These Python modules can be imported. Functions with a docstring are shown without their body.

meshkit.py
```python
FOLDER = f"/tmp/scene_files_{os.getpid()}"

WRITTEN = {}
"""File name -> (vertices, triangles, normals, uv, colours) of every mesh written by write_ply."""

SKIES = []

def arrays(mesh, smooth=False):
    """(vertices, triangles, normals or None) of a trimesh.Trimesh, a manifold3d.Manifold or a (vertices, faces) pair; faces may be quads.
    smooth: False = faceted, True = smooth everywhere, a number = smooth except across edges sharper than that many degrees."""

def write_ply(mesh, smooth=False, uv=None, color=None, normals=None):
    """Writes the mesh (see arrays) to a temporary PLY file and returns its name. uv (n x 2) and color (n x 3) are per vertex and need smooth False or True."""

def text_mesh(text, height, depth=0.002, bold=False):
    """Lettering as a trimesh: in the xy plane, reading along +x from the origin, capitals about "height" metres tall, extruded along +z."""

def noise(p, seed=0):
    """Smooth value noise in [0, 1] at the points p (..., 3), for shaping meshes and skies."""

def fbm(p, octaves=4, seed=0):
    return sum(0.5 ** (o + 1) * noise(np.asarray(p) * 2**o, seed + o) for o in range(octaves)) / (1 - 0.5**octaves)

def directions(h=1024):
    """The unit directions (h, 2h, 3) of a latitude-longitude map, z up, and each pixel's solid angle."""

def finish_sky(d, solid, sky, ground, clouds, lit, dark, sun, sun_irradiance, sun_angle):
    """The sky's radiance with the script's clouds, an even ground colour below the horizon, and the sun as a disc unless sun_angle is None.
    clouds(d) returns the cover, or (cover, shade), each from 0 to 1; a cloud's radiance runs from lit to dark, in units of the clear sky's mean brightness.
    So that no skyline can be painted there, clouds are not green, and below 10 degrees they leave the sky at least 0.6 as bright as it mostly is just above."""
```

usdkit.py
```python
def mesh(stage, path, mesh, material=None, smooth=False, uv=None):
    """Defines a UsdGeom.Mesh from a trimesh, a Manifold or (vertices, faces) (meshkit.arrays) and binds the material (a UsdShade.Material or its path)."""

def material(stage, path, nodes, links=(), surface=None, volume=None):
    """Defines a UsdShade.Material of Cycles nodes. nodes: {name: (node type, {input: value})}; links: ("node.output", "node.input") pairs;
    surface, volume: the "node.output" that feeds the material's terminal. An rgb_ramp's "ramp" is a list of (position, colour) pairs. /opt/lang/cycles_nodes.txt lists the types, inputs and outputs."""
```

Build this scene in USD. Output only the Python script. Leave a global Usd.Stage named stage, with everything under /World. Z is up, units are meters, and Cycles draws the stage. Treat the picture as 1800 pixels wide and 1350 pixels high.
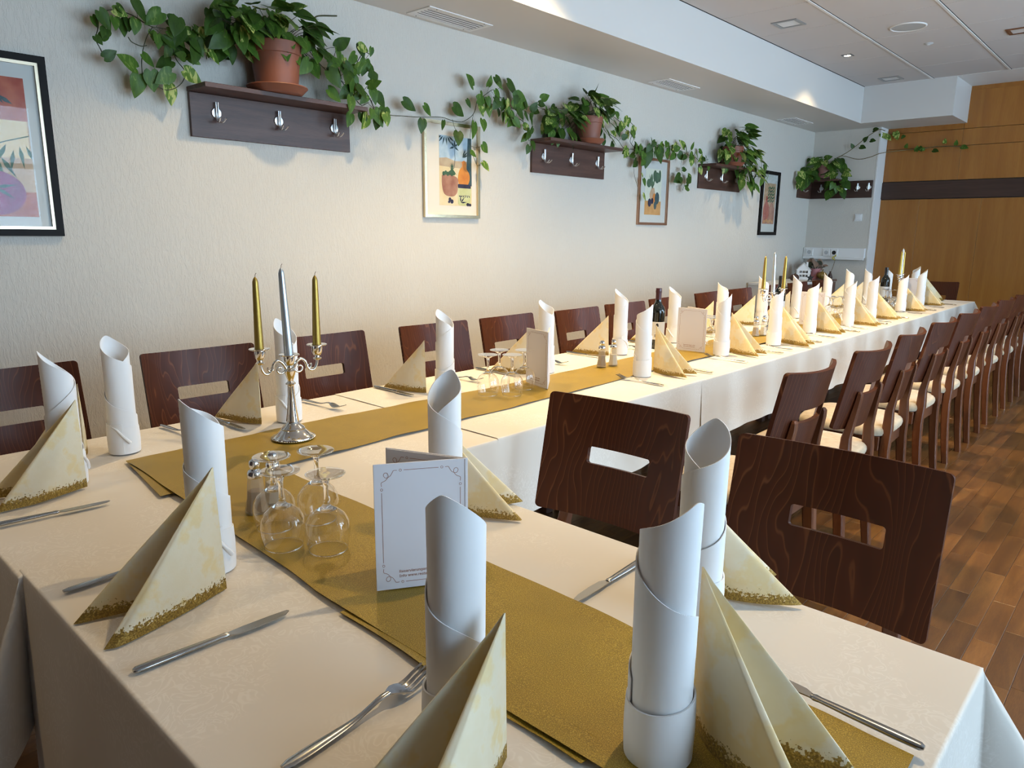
import math, random
import numpy as np
import trimesh, manifold3d as m3
from manifold3d import Manifold, CrossSection
from shapely.geometry import Polygon, LineString, Point, box as sbox
from shapely import affinity
from shapely.ops import unary_union
from pxr import Usd, UsdGeom, UsdLux, Sdf, Gf, Vt
import usdkit, meshkit

PI = math.pi
stage = Usd.Stage.CreateInMemory()
UsdGeom.SetStageUpAxis(stage, UsdGeom.Tokens.z)
UsdGeom.SetStageMetersPerUnit(stage, 1.0)
UsdGeom.Xform.Define(stage, '/World')
UsdGeom.Scope.Define(stage, '/World/Looks')

# ------------------------------------------------------------------ camera
FPX, YAW, PITCH, ROLL = 1268.04, -0.742731, 0.206248, 0.009855
CAM = np.array([0.0, 0.0, 1.32])
def cam_axes():
    cy, sy, cp, sp = math.cos(YAW), math.sin(YAW), math.cos(PITCH), math.sin(PITCH)
    f = np.array([sy*cp, cy*cp, -sp]); r = np.array([cy, -sy, 0.0]); u = np.cross(r, f)
    c, s = math.cos(ROLL), math.sin(ROLL)
    return c*r+s*u, -s*r+c*u, f
RX, UX, FX = cam_axes()
cam = UsdGeom.Camera.Define(stage, '/World/camera')
cam.AddTransformOp().Set(Gf.Matrix4d(*RX, 0, *UX, 0, *(-FX), 0, *CAM, 1))
cam.CreateHorizontalApertureAttr(36.0); cam.CreateVerticalApertureAttr(27.0)
cam.CreateFocalLengthAttr(36.0*FPX/1800.0)
cam.CreateClippingRangeAttr(Gf.Vec2f(0.02, 100))
cam.CreateExposureAttr(-0.70)
def ray(px, py): return RX*((px-900)/FPX) + UX*(-(py-675)/FPX) + FX
def onZ(px, py, z=0.75):
    d = ray(px, py); return CAM + d*((z-CAM[2])/d[2])
def onX(px, py, X):
    d = ray(px, py); return CAM + d*(X/d[0])
def onY(px, py, Y):
    d = ray(px, py); return CAM + d*(Y/d[1])

# ------------------------------------------------------------------ light
DAY = (0.55, 0.77, 1.0)
WINDOWS = [(0.6, 2.6), (3.2, 5.2), (5.8, 7.8)]      # y ranges of the windows in the right wall
WX = 2.4
for i, (y0, y1) in enumerate(WINDOWS):
    l = UsdLux.RectLight.Define(stage, f'/World/daylight_{i}')
    l.CreateWidthAttr(2.2); l.CreateHeightAttr(y1-y0)
    l.AddTranslateOp().Set(Gf.Vec3d(WX+0.55, (y0+y1)/2, 1.55)); l.AddRotateYOp().Set(90.0)
    l.CreateIntensityAttr((25.0, 30.0, 34.0)[i]); l.CreateColorAttr(Gf.Vec3f(*DAY)); l.CreateNormalizeAttr(False)
dome = UsdLux.DomeLight.Define(stage, '/World/sky')
dome.CreateIntensityAttr(1.0); dome.CreateColorAttr(Gf.Vec3f(0.6, 0.78, 1.0))
SPOT_I, SPOT_C = 950.0, (1.0, 0.73, 0.37)

# ------------------------------------------------------------------ scene tree helpers
used = {}
def numbered(path):
    n = used.get(path, -1) + 1; used[path] = n
    return path if n == 0 else f'{path}_{n:03d}'
def tag(p, label=None, cat=None, group=None, kind=None):
    for k, v in (('label', label), ('category', cat), ('group', group), ('kind', kind)):
        if v: p.SetCustomDataByKey(k, v)
    return p
def thing(name, label=None, cat=None, loc=(0, 0, 0), rz=0.0, group=None, kind=None):
    x = UsdGeom.Xform.Define(stage, numbered('/World/'+name))
    x.AddTranslateOp().Set(Gf.Vec3d(*map(float, loc))); x.AddRotateZOp().Set(math.degrees(rz))
    return tag(x.GetPrim(), label, cat, group, kind)
def part(parent, name, mesh, mat, smooth=30, label=None, kind=None):
    m = usdkit.mesh(stage, numbered(f'{parent.GetPath()}/{name}'), mesh, LK[mat], smooth=smooth)
    return tag(m.GetPrim(), label, None, None, kind)
def solo(name, mesh, mat, label=None, cat=None, group=None, kind=None, smooth=30, loc=None, rz=0.0):
    m = usdkit.mesh(stage, numbered('/World/'+name), mesh, LK[mat], smooth=smooth)
    if loc is not None:
        m.AddTranslateOp().Set(Gf.Vec3d(*map(float, loc))); m.AddRotateZOp().Set(math.degrees(rz))
    return tag(m.GetPrim(), label, cat, group, kind)
def struct(name, mesh, mat, smooth=False): return solo(name, mesh, mat, kind='structure', smooth=smooth)
def dup(root, label, loc, rz=0.0, group=None):
    was = root.GetCustomData()
    r = UsdGeom.Xform.Define(stage, numbered('/World/'+str(root.GetName())))
    p = r.GetPrim(); p.GetReferences().AddInternalReference(root.GetPath()); p.SetInstanceable(True)
    p.GetAttribute('xformOp:translate').Set(Gf.Vec3d(*map(float, loc))); p.GetAttribute('xformOp:rotateZ').Set(math.degrees(rz))
    return tag(p, label, was.get('category'), group or was.get('group'))
class Repeat:
    'builds a thing once, later calls make referenced copies'
    def __init__(self, make): self.make, self.root = make, None
    def __call__(self, label, loc, rz=0.0, group=None):
        if self.root is None: self.root = self.make(label, loc, rz, group); return self.root
        return dup(self.root, label, loc, rz, group)

# ------------------------------------------------------------------ mesh helpers
def TM(v, f):
    v = np.asarray(v, float); f = np.asarray(f, int)
    if len(f) and f.shape[1] == 4: f = np.vstack([f[:, [0, 1, 2]], f[:, [0, 2, 3]]])
    return trimesh.Trimesh(v, f, process=False)
def cat(*ms):
    ms = [m for x in ms for m in (x if isinstance(x, (list, tuple)) else [x])]
    vs, fs, o = [], [], 0
    for m in ms: vs.append(np.asarray(m.vertices)); fs.append(np.asarray(m.faces)+o); o += len(m.vertices)
    return TM(np.vstack(vs), np.vstack(fs))
def man(M):
    m = M.to_mesh(); return TM(m.vert_properties[:, :3], m.tri_verts)
def box(x0, x1, y0, y1, z0, z1):
    v = [(x, y, z) for x in (x0, x1) for y in (y0, y1) for z in (z0, z1)]
    f = [(0, 1, 3), (0, 3, 2), (4, 6, 7), (4, 7, 5), (0, 4, 5), (0, 5, 1), (2, 3, 7), (2, 7, 6), (0, 2, 6), (0, 6, 4), (1, 5, 7), (1, 7, 3)]
    return TM(v, f)
def cbox(x0, x1, y0, y1, z0, z1, c=0.002):
    pts = []
    for x, sx in ((x0, 1), (x1, -1)):
        for y, sy in ((y0, 1), (y1, -1)):
            for z, sz in ((z0, 1), (z1, -1)):
                pts += [(x, y+sy*c, z+sz*c), (x+sx*c, y, z+sz*c), (x+sx*c, y+sy*c, z)]
    return man(Manifold.hull_points(np.array(pts)))
def grid(P, closed_u=False):
    'P (nu,nv,3) -> mesh'
    nu, nv = P.shape[:2]; idx = np.arange(nu*nv).reshape(nu, nv)
    if closed_u: idx = np.vstack([idx, idx[:1]])
    q = np.stack([idx[:-1, :-1], idx[1:, :-1], idx[1:, 1:], idx[:-1, 1:]], -1).reshape(-1, 4)
    return TM(P.reshape(-1, 3), q)
def shell(P, t):
    'closed sheet of thickness t from a grid of points'
    du = np.gradient(P, axis=0); dv = np.gradient(P, axis=1)
    n = np.cross(du, dv); n /= np.maximum(np.linalg.norm(n, axis=2, keepdims=True), 1e-12)
    A, B = P+n*t/2, P-n*t/2; nu, nv = P.shape[:2]; N = nu*nv
    idx = np.arange(N).reshape(nu, nv)
    q = np.stack([idx[:-1, :-1], idx[1:, :-1], idx[1:, 1:], idx[:-1, 1:]], -1).reshape(-1, 4)
    f = [q, (q+N)[:, ::-1]]
    rim = np.concatenate([idx[0, :], idx[1:, -1], idx[-1, -2::-1], idx[-2:0:-1, 0]])
    r2 = np.roll(rim, -1)
    f.append(np.stack([rim, rim+N, r2+N, r2], -1))
    return TM(np.vstack([A.reshape(-1, 3), B.reshape(-1, 3)]), np.vstack(f))
def loft(secs, cap=True):
    S = np.array(secs, float); ns, n = S.shape[:2]
    idx = np.arange(ns*n).reshape(ns, n); nx = np.roll(idx, -1, axis=1)
    f = np.stack([idx[:-1], nx[:-1], nx[1:], idx[1:]], -1).reshape(-1, 4)
    f = np.vstack([f[:, [0, 1, 2]], f[:, [0, 2, 3]]]); v = S.reshape(-1, 3)
    if cap:
        c0, c1 = S[0].mean(0), S[-1].mean(0); k = len(v); v = np.vstack([v, c0, c1])
        f = np.vstack([f, np.stack([np.full(n, k), nx[0], idx[0]], -1), np.stack([np.full(n, k+1), idx[-1], nx[-1]], -1)])
    return TM(v, f)
def tube(P, r, n=8, cap=True):
    P = np.asarray(P, float); r = np.broadcast_to(r, len(P))
    T = np.gradient(P, axis=0); T /= np.linalg.norm(T, axis=1, keepdims=True)
    a = np.array([0, 0, 1.0]) if abs(T[0, 2]) < 0.9 else np.array([1.0, 0, 0])
    U = np.cross(a, T[0]); U /= np.linalg.norm(U); secs = []
    th = np.arange(n)/n*2*PI
    for i in range(len(P)):
        U = U - T[i]*(U@T[i]); U /= np.linalg.norm(U); V = np.cross(T[i], U)
        secs.append(P[i]+r[i]*(np.cos(th)[:, None]*U+np.sin(th)[:, None]*V))
    return loft(secs, cap)
def lathe(prof, n=32, loc=(0, 0, 0)):
    p = np.array(prof, float); th = np.arange(n)/n*2*PI
    P = np.stack([p[:, 0][None]*np.cos(th)[:, None], p[:, 0][None]*np.sin(th)[:, None], np.broadcast_to(p[:, 1], (n, len(p)))], -1)+np.array(loc)
    m = grid(P, True); a = m.area_faces > 1e-13
    return TM(m.vertices, m.faces[a])
def smoothpath(P, k=8):
    P = np.asarray(P, float)
    if len(P) < 3: return np.array([P[0]+(P[-1]-P[0])*t for t in np.linspace(0, 1, k)])
    Q = np.vstack([2*P[0]-P[1], P, 2*P[-1]-P[-2]]); out = []
    for i in range(1, len(Q)-2):
        for t in np.arange(k)/k:
            a, b, c, d = Q[i-1:i+3]
            out.append(0.5*((2*b)+(c-a)*t+(2*a-5*b+4*c-d)*t*t+(3*b-a-3*c+d)*t**3))
    return np.array(out+[P[-1]])
def polyman(poly, h):
    polys = getattr(poly, 'geoms', [poly]); rings = []
    for g in polys:
        rings.append(np.array(g.exterior.coords)[:-1]); rings += [np.array(i.coords)[:-1] for i in g.interiors]
    return Manifold.extrude(CrossSection(rings, m3.FillRule.EvenOdd), h)
def extr(poly, h, z=0.0): return man(polyman(poly, h).translate((0, 0, z)))
def rrect(w, h, r, cx=0, cy=0): return sbox(cx-w/2+r, cy-h/2+r, cx+w/2-r, cy+h/2-r).buffer(r, quad_segs=4)
def xf(m, R=None, t=(0, 0, 0)):
    v = np.asarray(m.vertices)
    if R is not None: v = v@np.asarray(R).T
    return TM(v+np.array(t), m.faces)
def rotz(a): return np.array([[math.cos(a), -math.sin(a), 0], [math.sin(a), math.cos(a), 0], [0, 0, 1]])
def rotx(a): return np.array([[1, 0, 0], [0, math.cos(a), -math.sin(a)], [0, math.sin(a), math.cos(a)]])
def roty(a): return np.array([[math.cos(a), 0, math.sin(a)], [0, 1, 0], [-math.sin(a), 0, math.cos(a)]])
WALLR = np.array([[0, 0, 1], [1, 0, 0], [0, 1, 0]], float)     # (x,y,z) of a drawing -> wall facing +X: x->Y, y->Z, z->X

# ------------------------------------------------------------------ materials
LK = {}
def mat(name, nodes, links=(), surface='p.BSDF'):
    LK[name] = usdkit.material(stage, '/World/Looks/'+name, nodes, links, surface=surface)
def plain(name, col, rough=0.5, **kw):
    d = {'base_color': col, 'roughness': rough}; d.update(kw)
    mat(name, {'p': ('principled_bsdf', d)})
def OBJ(): return {'tc': ('texture_coordinate', {})}

# woodchip-like plaster wall with short vertical ridges
def plaster(name, col):
    mat(name, {'g': ('geometry', {}), 'mp': ('mapping', {'scale': (60, 60, 15)}), 'n': ('noise_texture', {'scale': 1.6, 'detail': 3.0, 'roughness': 0.6, 'distortion': 0.6}),
        'rp': ('rgb_ramp', {'ramp': [(0.0, (0, 0, 0)), (0.46, (0, 0, 0)), (0.56, (1, 1, 1)), (1.0, (1, 1, 1))]}),
        'b': ('bump', {'strength': 0.38, 'distance': 0.003}), 'p': ('principled_bsdf', {'base_color': col, 'roughness': 0.75, 'specular_ior_level': 0.25})},
        [('g.position', 'mp.vector'), ('mp.vector', 'n.vector'), ('n.fac', 'rp.fac'), ('rp.color', 'b.height'), ('b.normal', 'p.normal')])
plaster('wall_plaster', (0.60, 0.562, 0.50))
plain('white_paint', (0.72, 0.71, 0.69), 0.55)
plain('soffit_paint', (0.62, 0.60, 0.57), 0.45)
mat('ceiling_tile', {'g': ('geometry', {}), 'n': ('noise_texture', {'scale': 260.0, 'detail': 2.0}), 'b': ('bump', {'strength': 0.25, 'distance': 0.002}),
    'p': ('principled_bsdf', {'base_color': (0.56, 0.53, 0.515), 'roughness': 0.85})}, [('g.position', 'n.vector'), ('n.fac', 'b.height'), ('b.normal', 'p.normal')])
plain('tbar_white', (0.75, 0.74, 0.72), 0.4)
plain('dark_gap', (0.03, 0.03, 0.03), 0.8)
plain('plastic_white', (0.75, 0.75, 0.74), 0.35)
plain('plastic_grey', (0.45, 0.46, 0.46), 0.4)
plain('black_hole', (0.01, 0.01, 0.01), 0.6)

def wood(name, c0, c1, c2, scale=(6, 6, 0.8), rough=0.35, rand=0.0, coat=0.15, bands=9.0, bumpk=0.05):
    n = {'tc': ('texture_coordinate', {}), 'oi': ('object_info', {}), 'off': ('vector_math', {'math_type': 'scale', 'vector1': (37, 53, 71)}), 'ad': ('vector_math', {'math_type': 'add'}),
         'mp': ('mapping', {'scale': scale}), 'n': ('noise_texture', {'scale': 2.2, 'detail': 6.0, 'roughness': 0.62, 'distortion': 0.5}),
         'mp2': ('mapping', {'scale': tuple(s*6 for s in scale)}), 'n2': ('noise_texture', {'scale': bands, 'detail': 3.0, 'roughness': 0.7}),
         'mx': ('math', {'math_type': 'multiply_add', 'value2': 0.35}), 'rp': ('rgb_ramp', {'ramp': [(0.30, c0), (0.62, c1), (0.85, c2)]}),
         'hv': ('hue_saturation', {}) if False else ('mix', {'mix_type': 'multiply', 'fac': 1.0}), 'rr': ('map_range', {'from_min': 0.0, 'from_max': 1.0, 'to_min': 1.0-rand, 'to_max': 1.0+rand}),
         'b': ('bump', {'strength': bumpk, 'distance': 0.001}), 'p': ('principled_bsdf', {'roughness': rough, 'coat_weight': coat, 'coat_roughness': 0.25})}
    mat(name, n, [('oi.random', 'off.scale'), ('tc.object', 'ad.vector1'), ('off.vector', 'ad.vector2'), ('ad.vector', 'mp.vector'), ('mp.vector', 'n.vector'), ('ad.vector', 'mp2.vector'), ('mp2.vector', 'n2.vector'),
        ('n2.fac', 'mx.value1'), ('n.fac', 'mx.value3'), ('mx.value', 'rp.fac'), ('rp.color', 'hv.color1'), ('oi.random', 'rr.value'), ('rr.result', 'hv.color2'), ('hv.color', 'p.base_color'), ('mx.value', 'b.height'), ('b.normal', 'p.normal')])
wood('parquet', (0.046, 0.017, 0.0045), (0.102, 0.042, 0.0105), (0.160, 0.072, 0.019), scale=(9, 0.9, 9), rough=0.32, rand=0.28, coat=0.25)
wood('oak_panel', (0.24, 0.083, 0.012), (0.31, 0.116, 0.018), (0.36, 0.145, 0.026), scale=(5, 5, 0.35), rough=0.35, rand=0.05, coat=0.2)
wood('dark_rack', (0.034, 0.0145, 0.010), (0.066, 0.028, 0.0185), (0.105, 0.048, 0.032), scale=(9, 0.8, 9), rough=0.45, coat=0.05)
wood('dark_band', (0.022, 0.010, 0.007), (0.040, 0.018, 0.012), (0.06, 0.028, 0.02), scale=(0.8, 9, 9), rough=0.4, coat=0.05)
wood('sideboard_wood', (0.06, 0.022, 0.012), (0.10, 0.038, 0.02), (0.15, 0.06, 0.03), scale=(5, 0.9, 5), rough=0.4)
wood('chair_leg', (0.060, 0.0160, 0.0048), (0.096, 0.0275, 0.0080), (0.14, 0.046, 0.015), scale=(8, 8, 0.9), rough=0.38, coat=0.1)
# chair plywood: dark stain with thin pale cathedral grain lines
mat('chair_ply', {'tc': ('texture_coordinate', {}), 'oi': ('object_info', {}), 'off': ('vector_math', {'math_type': 'scale', 'vector1': (1.7, 0.0, 5.3)}), 'ad': ('vector_math', {'math_type': 'add'}),
    'mp': ('mapping', {'scale': (1.0, 0.2, 0.26)}), 'w': ('noise_texture', {'scale': 5.0, 'detail': 3.0, 'roughness': 0.5, 'distortion': 0.15}), 'sx': ('separate_xyz', {}), 'kx': ('math', {'math_type': 'multiply', 'value2': 50.0}),
    'k': ('math', {'math_type': 'multiply_add', 'value2': 21.0}), 'fr': ('math', {'math_type': 'fraction'}),
    'rp': ('rgb_ramp', {'ramp': [(0.0, (0.125, 0.041, 0.014)), (0.05, (0.125, 0.041, 0.014)), (0.11, (0.068, 0.0160, 0.0046)), (0.6, (0.058, 0.0134, 0.0038)), (0.95, (0.050, 0.0115, 0.0033)), (1.0, (0.098, 0.031, 0.011))]}),
    'b': ('bump', {'strength': 0.05, 'distance': 0.0006}), 'p': ('principled_bsdf', {'roughness': 0.42, 'specular_ior_level': 0.22, 'coat_weight': 0.07, 'coat_roughness': 0.2})},
    [('oi.random', 'off.scale'), ('tc.object', 'ad.vector1'), ('off.vector', 'ad.vector2'), ('ad.vector', 'mp.vector'), ('mp.vector', 'w.vector'), ('ad.vector', 'sx.vector'), ('sx.x', 'kx.value1'), ('kx.value', 'k.value3'), ('w.fac', 'k.value1'), ('k.value', 'fr.value1'), ('fr.value', 'rp.fac'), ('rp.color', 'p.base_color'), ('fr.value', 'b.height'), ('b.normal', 'p.normal')])
mat('seat_fabric', {'tc': ('texture_coordinate', {}), 'n': ('noise_texture', {'scale': 40.0, 'detail': 4.0}), 'rp': ('rgb_ramp', {'ramp': [(0.3, (0.33, 0.25, 0.16)), (0.7, (0.45, 0.36, 0.25))]}),
    'p': ('principled_bsdf', {'roughness': 0.9, 'sheen_weight': 0.3})}, [('tc.object', 'n.vector'), ('n.fac', 'rp.fac'), ('rp.color', 'p.base_color')])
# damask cloth: cream with a faint curling woven figure, pressed creases
mat('damask', {'g': ('geometry', {}), 'n': ('noise_texture', {'scale': 26.0, 'detail': 2.0, 'roughness': 0.5, 'distortion': 1.6}),
    'k': ('math', {'math_type': 'multiply', 'value2': 40.0}), 'sn': ('math', {'math_type': 'sine'}),
    'n2': ('noise_texture', {'scale': 5.0, 'detail': 1.0}), 'rz': ('rgb_ramp', {'ramp': [(0.42, (0, 0, 0)), (0.52, (1, 1, 1))]}), 'mu': ('math', {'math_type': 'multiply'}),
    'rp': ('rgb_ramp', {'ramp': [(0.0, (0.66, 0.605, 0.535)), (0.6, (0.68, 0.625, 0.555)), (0.95, (0.71, 0.66, 0.595))]}),
    'wv': ('noise_texture', {'scale': 900.0, 'detail': 1.0}), 'b': ('bump', {'strength': 0.08, 'distance': 0.0006}),
    'p': ('principled_bsdf', {'roughness': 0.72, 'sheen_weight': 0.15, 'specular_ior_level': 0.3})},
    [('g.position', 'n.vector'), ('g.position', 'n2.vector'), ('g.position', 'wv.vector'), ('n.fac', 'k.value1'), ('k.value', 'sn.value1'), ('n2.fac', 'rz.fac'), ('rz.color', 'mu.value1'), ('sn.value', 'mu.value2'), ('mu.value', 'rp.fac'), ('rp.color', 'p.base_color'), ('wv.fac', 'b.height'), ('b.normal', 'p.normal')])
mat('runner_gold', {'g': ('geometry', {}), 'n': ('noise_texture', {'scale': 700.0, 'detail': 2.0}), 'n2': ('noise_texture', {'scale': 14.0, 'detail': 3.0}),
    'rp': ('rgb_ramp', {'ramp': [(0.3, (0.19, 0.125, 0.014)), (0.55, (0.31, 0.198, 0.014)), (0.75, (0.56, 0.40, 0.07))]}),
    'mx': ('mix', {'mix_type': 'multiply', 'fac': 0.35}), 'r2': ('rgb_ramp', {'ramp': [(0.3, (0.75, 0.75, 0.75)), (0.7, (1.1, 1.1, 1.1))]}),
    'b': ('bump', {'strength': 0.25, 'distance': 0.0008}), 'p': ('principled_bsdf', {'roughness': 0.5, 'metallic': 0.15})},
    [('g.position', 'n.vector'), ('g.position', 'n2.vector'), ('n.fac', 'rp.fac'), ('rp.color', 'mx.color1'), ('n2.fac', 'r2.fac'), ('r2.color', 'mx.color2'), ('mx.color', 'p.base_color'), ('n.fac', 'b.height'), ('b.normal', 'p.normal')])
def thinweave(name, col, tcol, rough=0.8, tr=0.22):
    mat(name, {'tc': ('texture_coordinate', {}), 'n': ('noise_texture', {'scale': 600.0, 'detail': 1.0}), 'b': ('bump', {'strength': 0.06, 'distance': 0.0005}),
        'p': ('principled_bsdf', {'base_color': col, 'roughness': rough, 'specular_ior_level': 0.3}), 't': ('translucent_bsdf', {'color': tcol}), 'm': ('mix_closure', {'fac': tr})},
        [('tc.object', 'n.vector'), ('n.fac', 'b.height'), ('b.normal', 'p.normal'), ('p.BSDF', 'm.closure1'), ('t.BSDF', 'm.closure2')], surface='m.closure')
thinweave('white_linen', (0.90, 0.89, 0.885), (0.9, 0.88, 0.86), 0.8, 0.15)
# printed paper napkin: cream with pale yellow clouds, damask print and a speckled gold border at the hem
mat('paper_napkin', {'tc': ('texture_coordinate', {}), 'sx': ('separate_xyz', {}), 'n': ('noise_texture', {'scale': 190.0, 'detail': 3.0, 'roughness': 0.65}),
    'k': ('math', {'math_type': 'multiply_add', 'value2': -0.050}), 'sub': ('math', {'math_type': 'add', 'value2': 0.0}), 'lt': ('rgb_ramp', {'ramp': [(0.0, (1, 1, 1)), (0.47, (1, 1, 1)), (0.50, (0, 0, 0)), (1.0, (0, 0, 0))]}),
    'mr': ('map_range', {'from_min': -0.0405, 'from_max': 0.0295, 'to_min': 0.0, 'to_max': 1.0, 'clamp': True}),
    'n2': ('noise_texture', {'scale': 16.0, 'detail': 4.0, 'roughness': 0.6}), 'rc': ('rgb_ramp', {'ramp': [(0.36, (0.83, 0.74, 0.53)), (0.47, (0.85, 0.77, 0.58)), (0.55, (0.84, 0.685, 0.37)), (0.68, (0.85, 0.73, 0.47))]}),
    'n3': ('noise_texture', {'scale': 420.0, 'detail': 1.0}), 'rg': ('rgb_ramp', {'ramp': [(0.35, (0.16, 0.09, 0.012)), (0.60, (0.42, 0.27, 0.05)), (0.75, (0.66, 0.49, 0.14))]}),
    'mx': ('mix', {'mix_type': 'mix'}), 'mm': ('math', {'math_type': 'multiply', 'value2': 0.5}), 'b': ('bump', {'strength': 0.12, 'distance': 0.0006}),
    'p': ('principled_bsdf', {'roughness': 0.65}), 't': ('translucent_bsdf', {'color': (0.80, 0.66, 0.38)}), 'm': ('mix_closure', {'fac': 0.20})},
    [('tc.object', 'sx.vector'), ('tc.object', 'n.vector'), ('tc.object', 'n2.vector'), ('tc.object', 'n3.vector'), ('n.fac', 'k.value1'), ('sx.z', 'k.value3'), ('k.value', 'mr.value'), ('mr.result', 'lt.fac'),
     ('n2.fac', 'rc.fac'), ('n3.fac', 'rg.fac'), ('rc.color', 'mx.color1'), ('rg.color', 'mx.color2'), ('lt.color', 'mx.fac'), ('mx.color', 'p.base_color'), ('lt.color', 'mm.value1'), ('mm.value', 'p.metallic'), ('n3.fac', 'b.height'), ('b.normal', 'p.normal'),
     ('p.BSDF', 'm.closure1'), ('t.BSDF', 'm.closure2')], surface='m.closure')
plain('steel', (0.40, 0.395, 0.385), 0.18, metallic=1.0)
plain('brushed_steel', (0.36, 0.36, 0.36), 0.30, metallic=1.0)
plain('silver', (0.80, 0.77, 0.72), 0.09, metallic=1.0)
plain('hook_metal', (0.86, 0.86, 0.86), 0.27, metallic=0.9)
plain('chrome', (0.75, 0.75, 0.75), 0.06, metallic=1.0)
mat('candle_gold', {'tc': ('texture_coordinate', {}), 'mp': ('mapping', {'scale': (60, 60, 160)}), 'n': ('noise_texture', {'scale': 3.0, 'detail': 3.0}), 'b': ('bump', {'strength': 0.35, 'distance': 0.0008}),
    'p': ('principled_bsdf', {'base_color': (0.40, 0.265, 0.06), 'metallic': 0.85, 'roughness': 0.38})}, [('tc.object', 'mp.vector'), ('mp.vector', 'n.vector'), ('n.fac', 'b.height'), ('b.normal', 'p.normal')])
plain('candle_silver', (0.52, 0.57, 0.62), 0.3, metallic=0.8)
plain('wick', (0.25, 0.2, 0.16), 0.9)
plain('clear_glass', (1, 1, 1), 0.0, transmission_weight=1.0, ior=1.48)
def panes(name, r=0.0, tint=(1, 1, 1), ior=1.5, pw=5.0):
    f0 = ((ior-1)/(ior+1))**2
    mat(name, {'lw': ('layer_weight', {'blend': 0.5}), 'pw': ('math', {'math_type': 'power', 'value2': pw}), 'f': ('math', {'math_type': 'multiply_add', 'value2': 1-f0, 'value3': f0}), 't': ('transparent_bsdf', {'color': tint}), 'g': ('glossy_bsdf', {'roughness': r, 'color': (1, 1, 1)}), 'm': ('mix_closure', {})},
        [('lw.facing', 'pw.value1'), ('pw.value', 'f.value1'), ('f.value', 'm.fac'), ('t.BSDF', 'm.closure1'), ('g.BSDF', 'm.closure2')], surface='m.closure')
panes('thin_glass', 0.0, (0.985, 0.985, 0.98), 1.62, 2.8)
panes('picture_glass', 0.0, (1, 1, 1), 1.26)
panes('window_glass', 0.0, (0.97, 0.98, 0.98), 1.5)
mat('shaker_glass', {'t': ('transparent_bsdf', {'color': (0.95, 0.93, 0.88)}), 'g': ('principled_bsdf', {'base_color': (0.6, 0.57, 0.5), 'roughness': 0.08}), 'm': ('mix_closure', {'fac': 0.30})}, [('t.BSDF', 'm.closure1'), ('g.BSDF', 'm.closure2')], surface='m.closure')
plain('salt', (0.78, 0.76, 0.72), 0.8)
plain('pepper', (0.30, 0.22, 0.15), 0.9)
plain('menu_paper', (0.70, 0.67, 0.69), 0.5)
plain('menu_pages', (0.66, 0.62, 0.62), 0.6)
plain('rose_ink', (0.36, 0.20, 0.16), 0.5)
plain('bottle_glass', (0.006, 0.008, 0.006), 0.05, coat_weight=0.6)
plain('bottle_capsule', (0.055, 0.012, 0.015), 0.3)
plain('capsule_black', (0.012, 0.012, 0.015), 0.3)
plain('label_paper', (0.70, 0.66, 0.58), 0.6)
plain('label_blue', (0.55, 0.58, 0.62), 0.6)
plain('ink', (0.03, 0.025, 0.025), 0.6)
plain('terracotta', (0.22, 0.072, 0.038), 0.55)
plain('terracotta_pink', (0.24, 0.11, 0.09), 0.6)
plain('soil', (0.03, 0.02, 0.014), 0.95)
plain('vine_stem', (0.055, 0.055, 0.02), 0.6)
plain('dry_stem', (0.16, 0.12, 0.05), 0.7)
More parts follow.
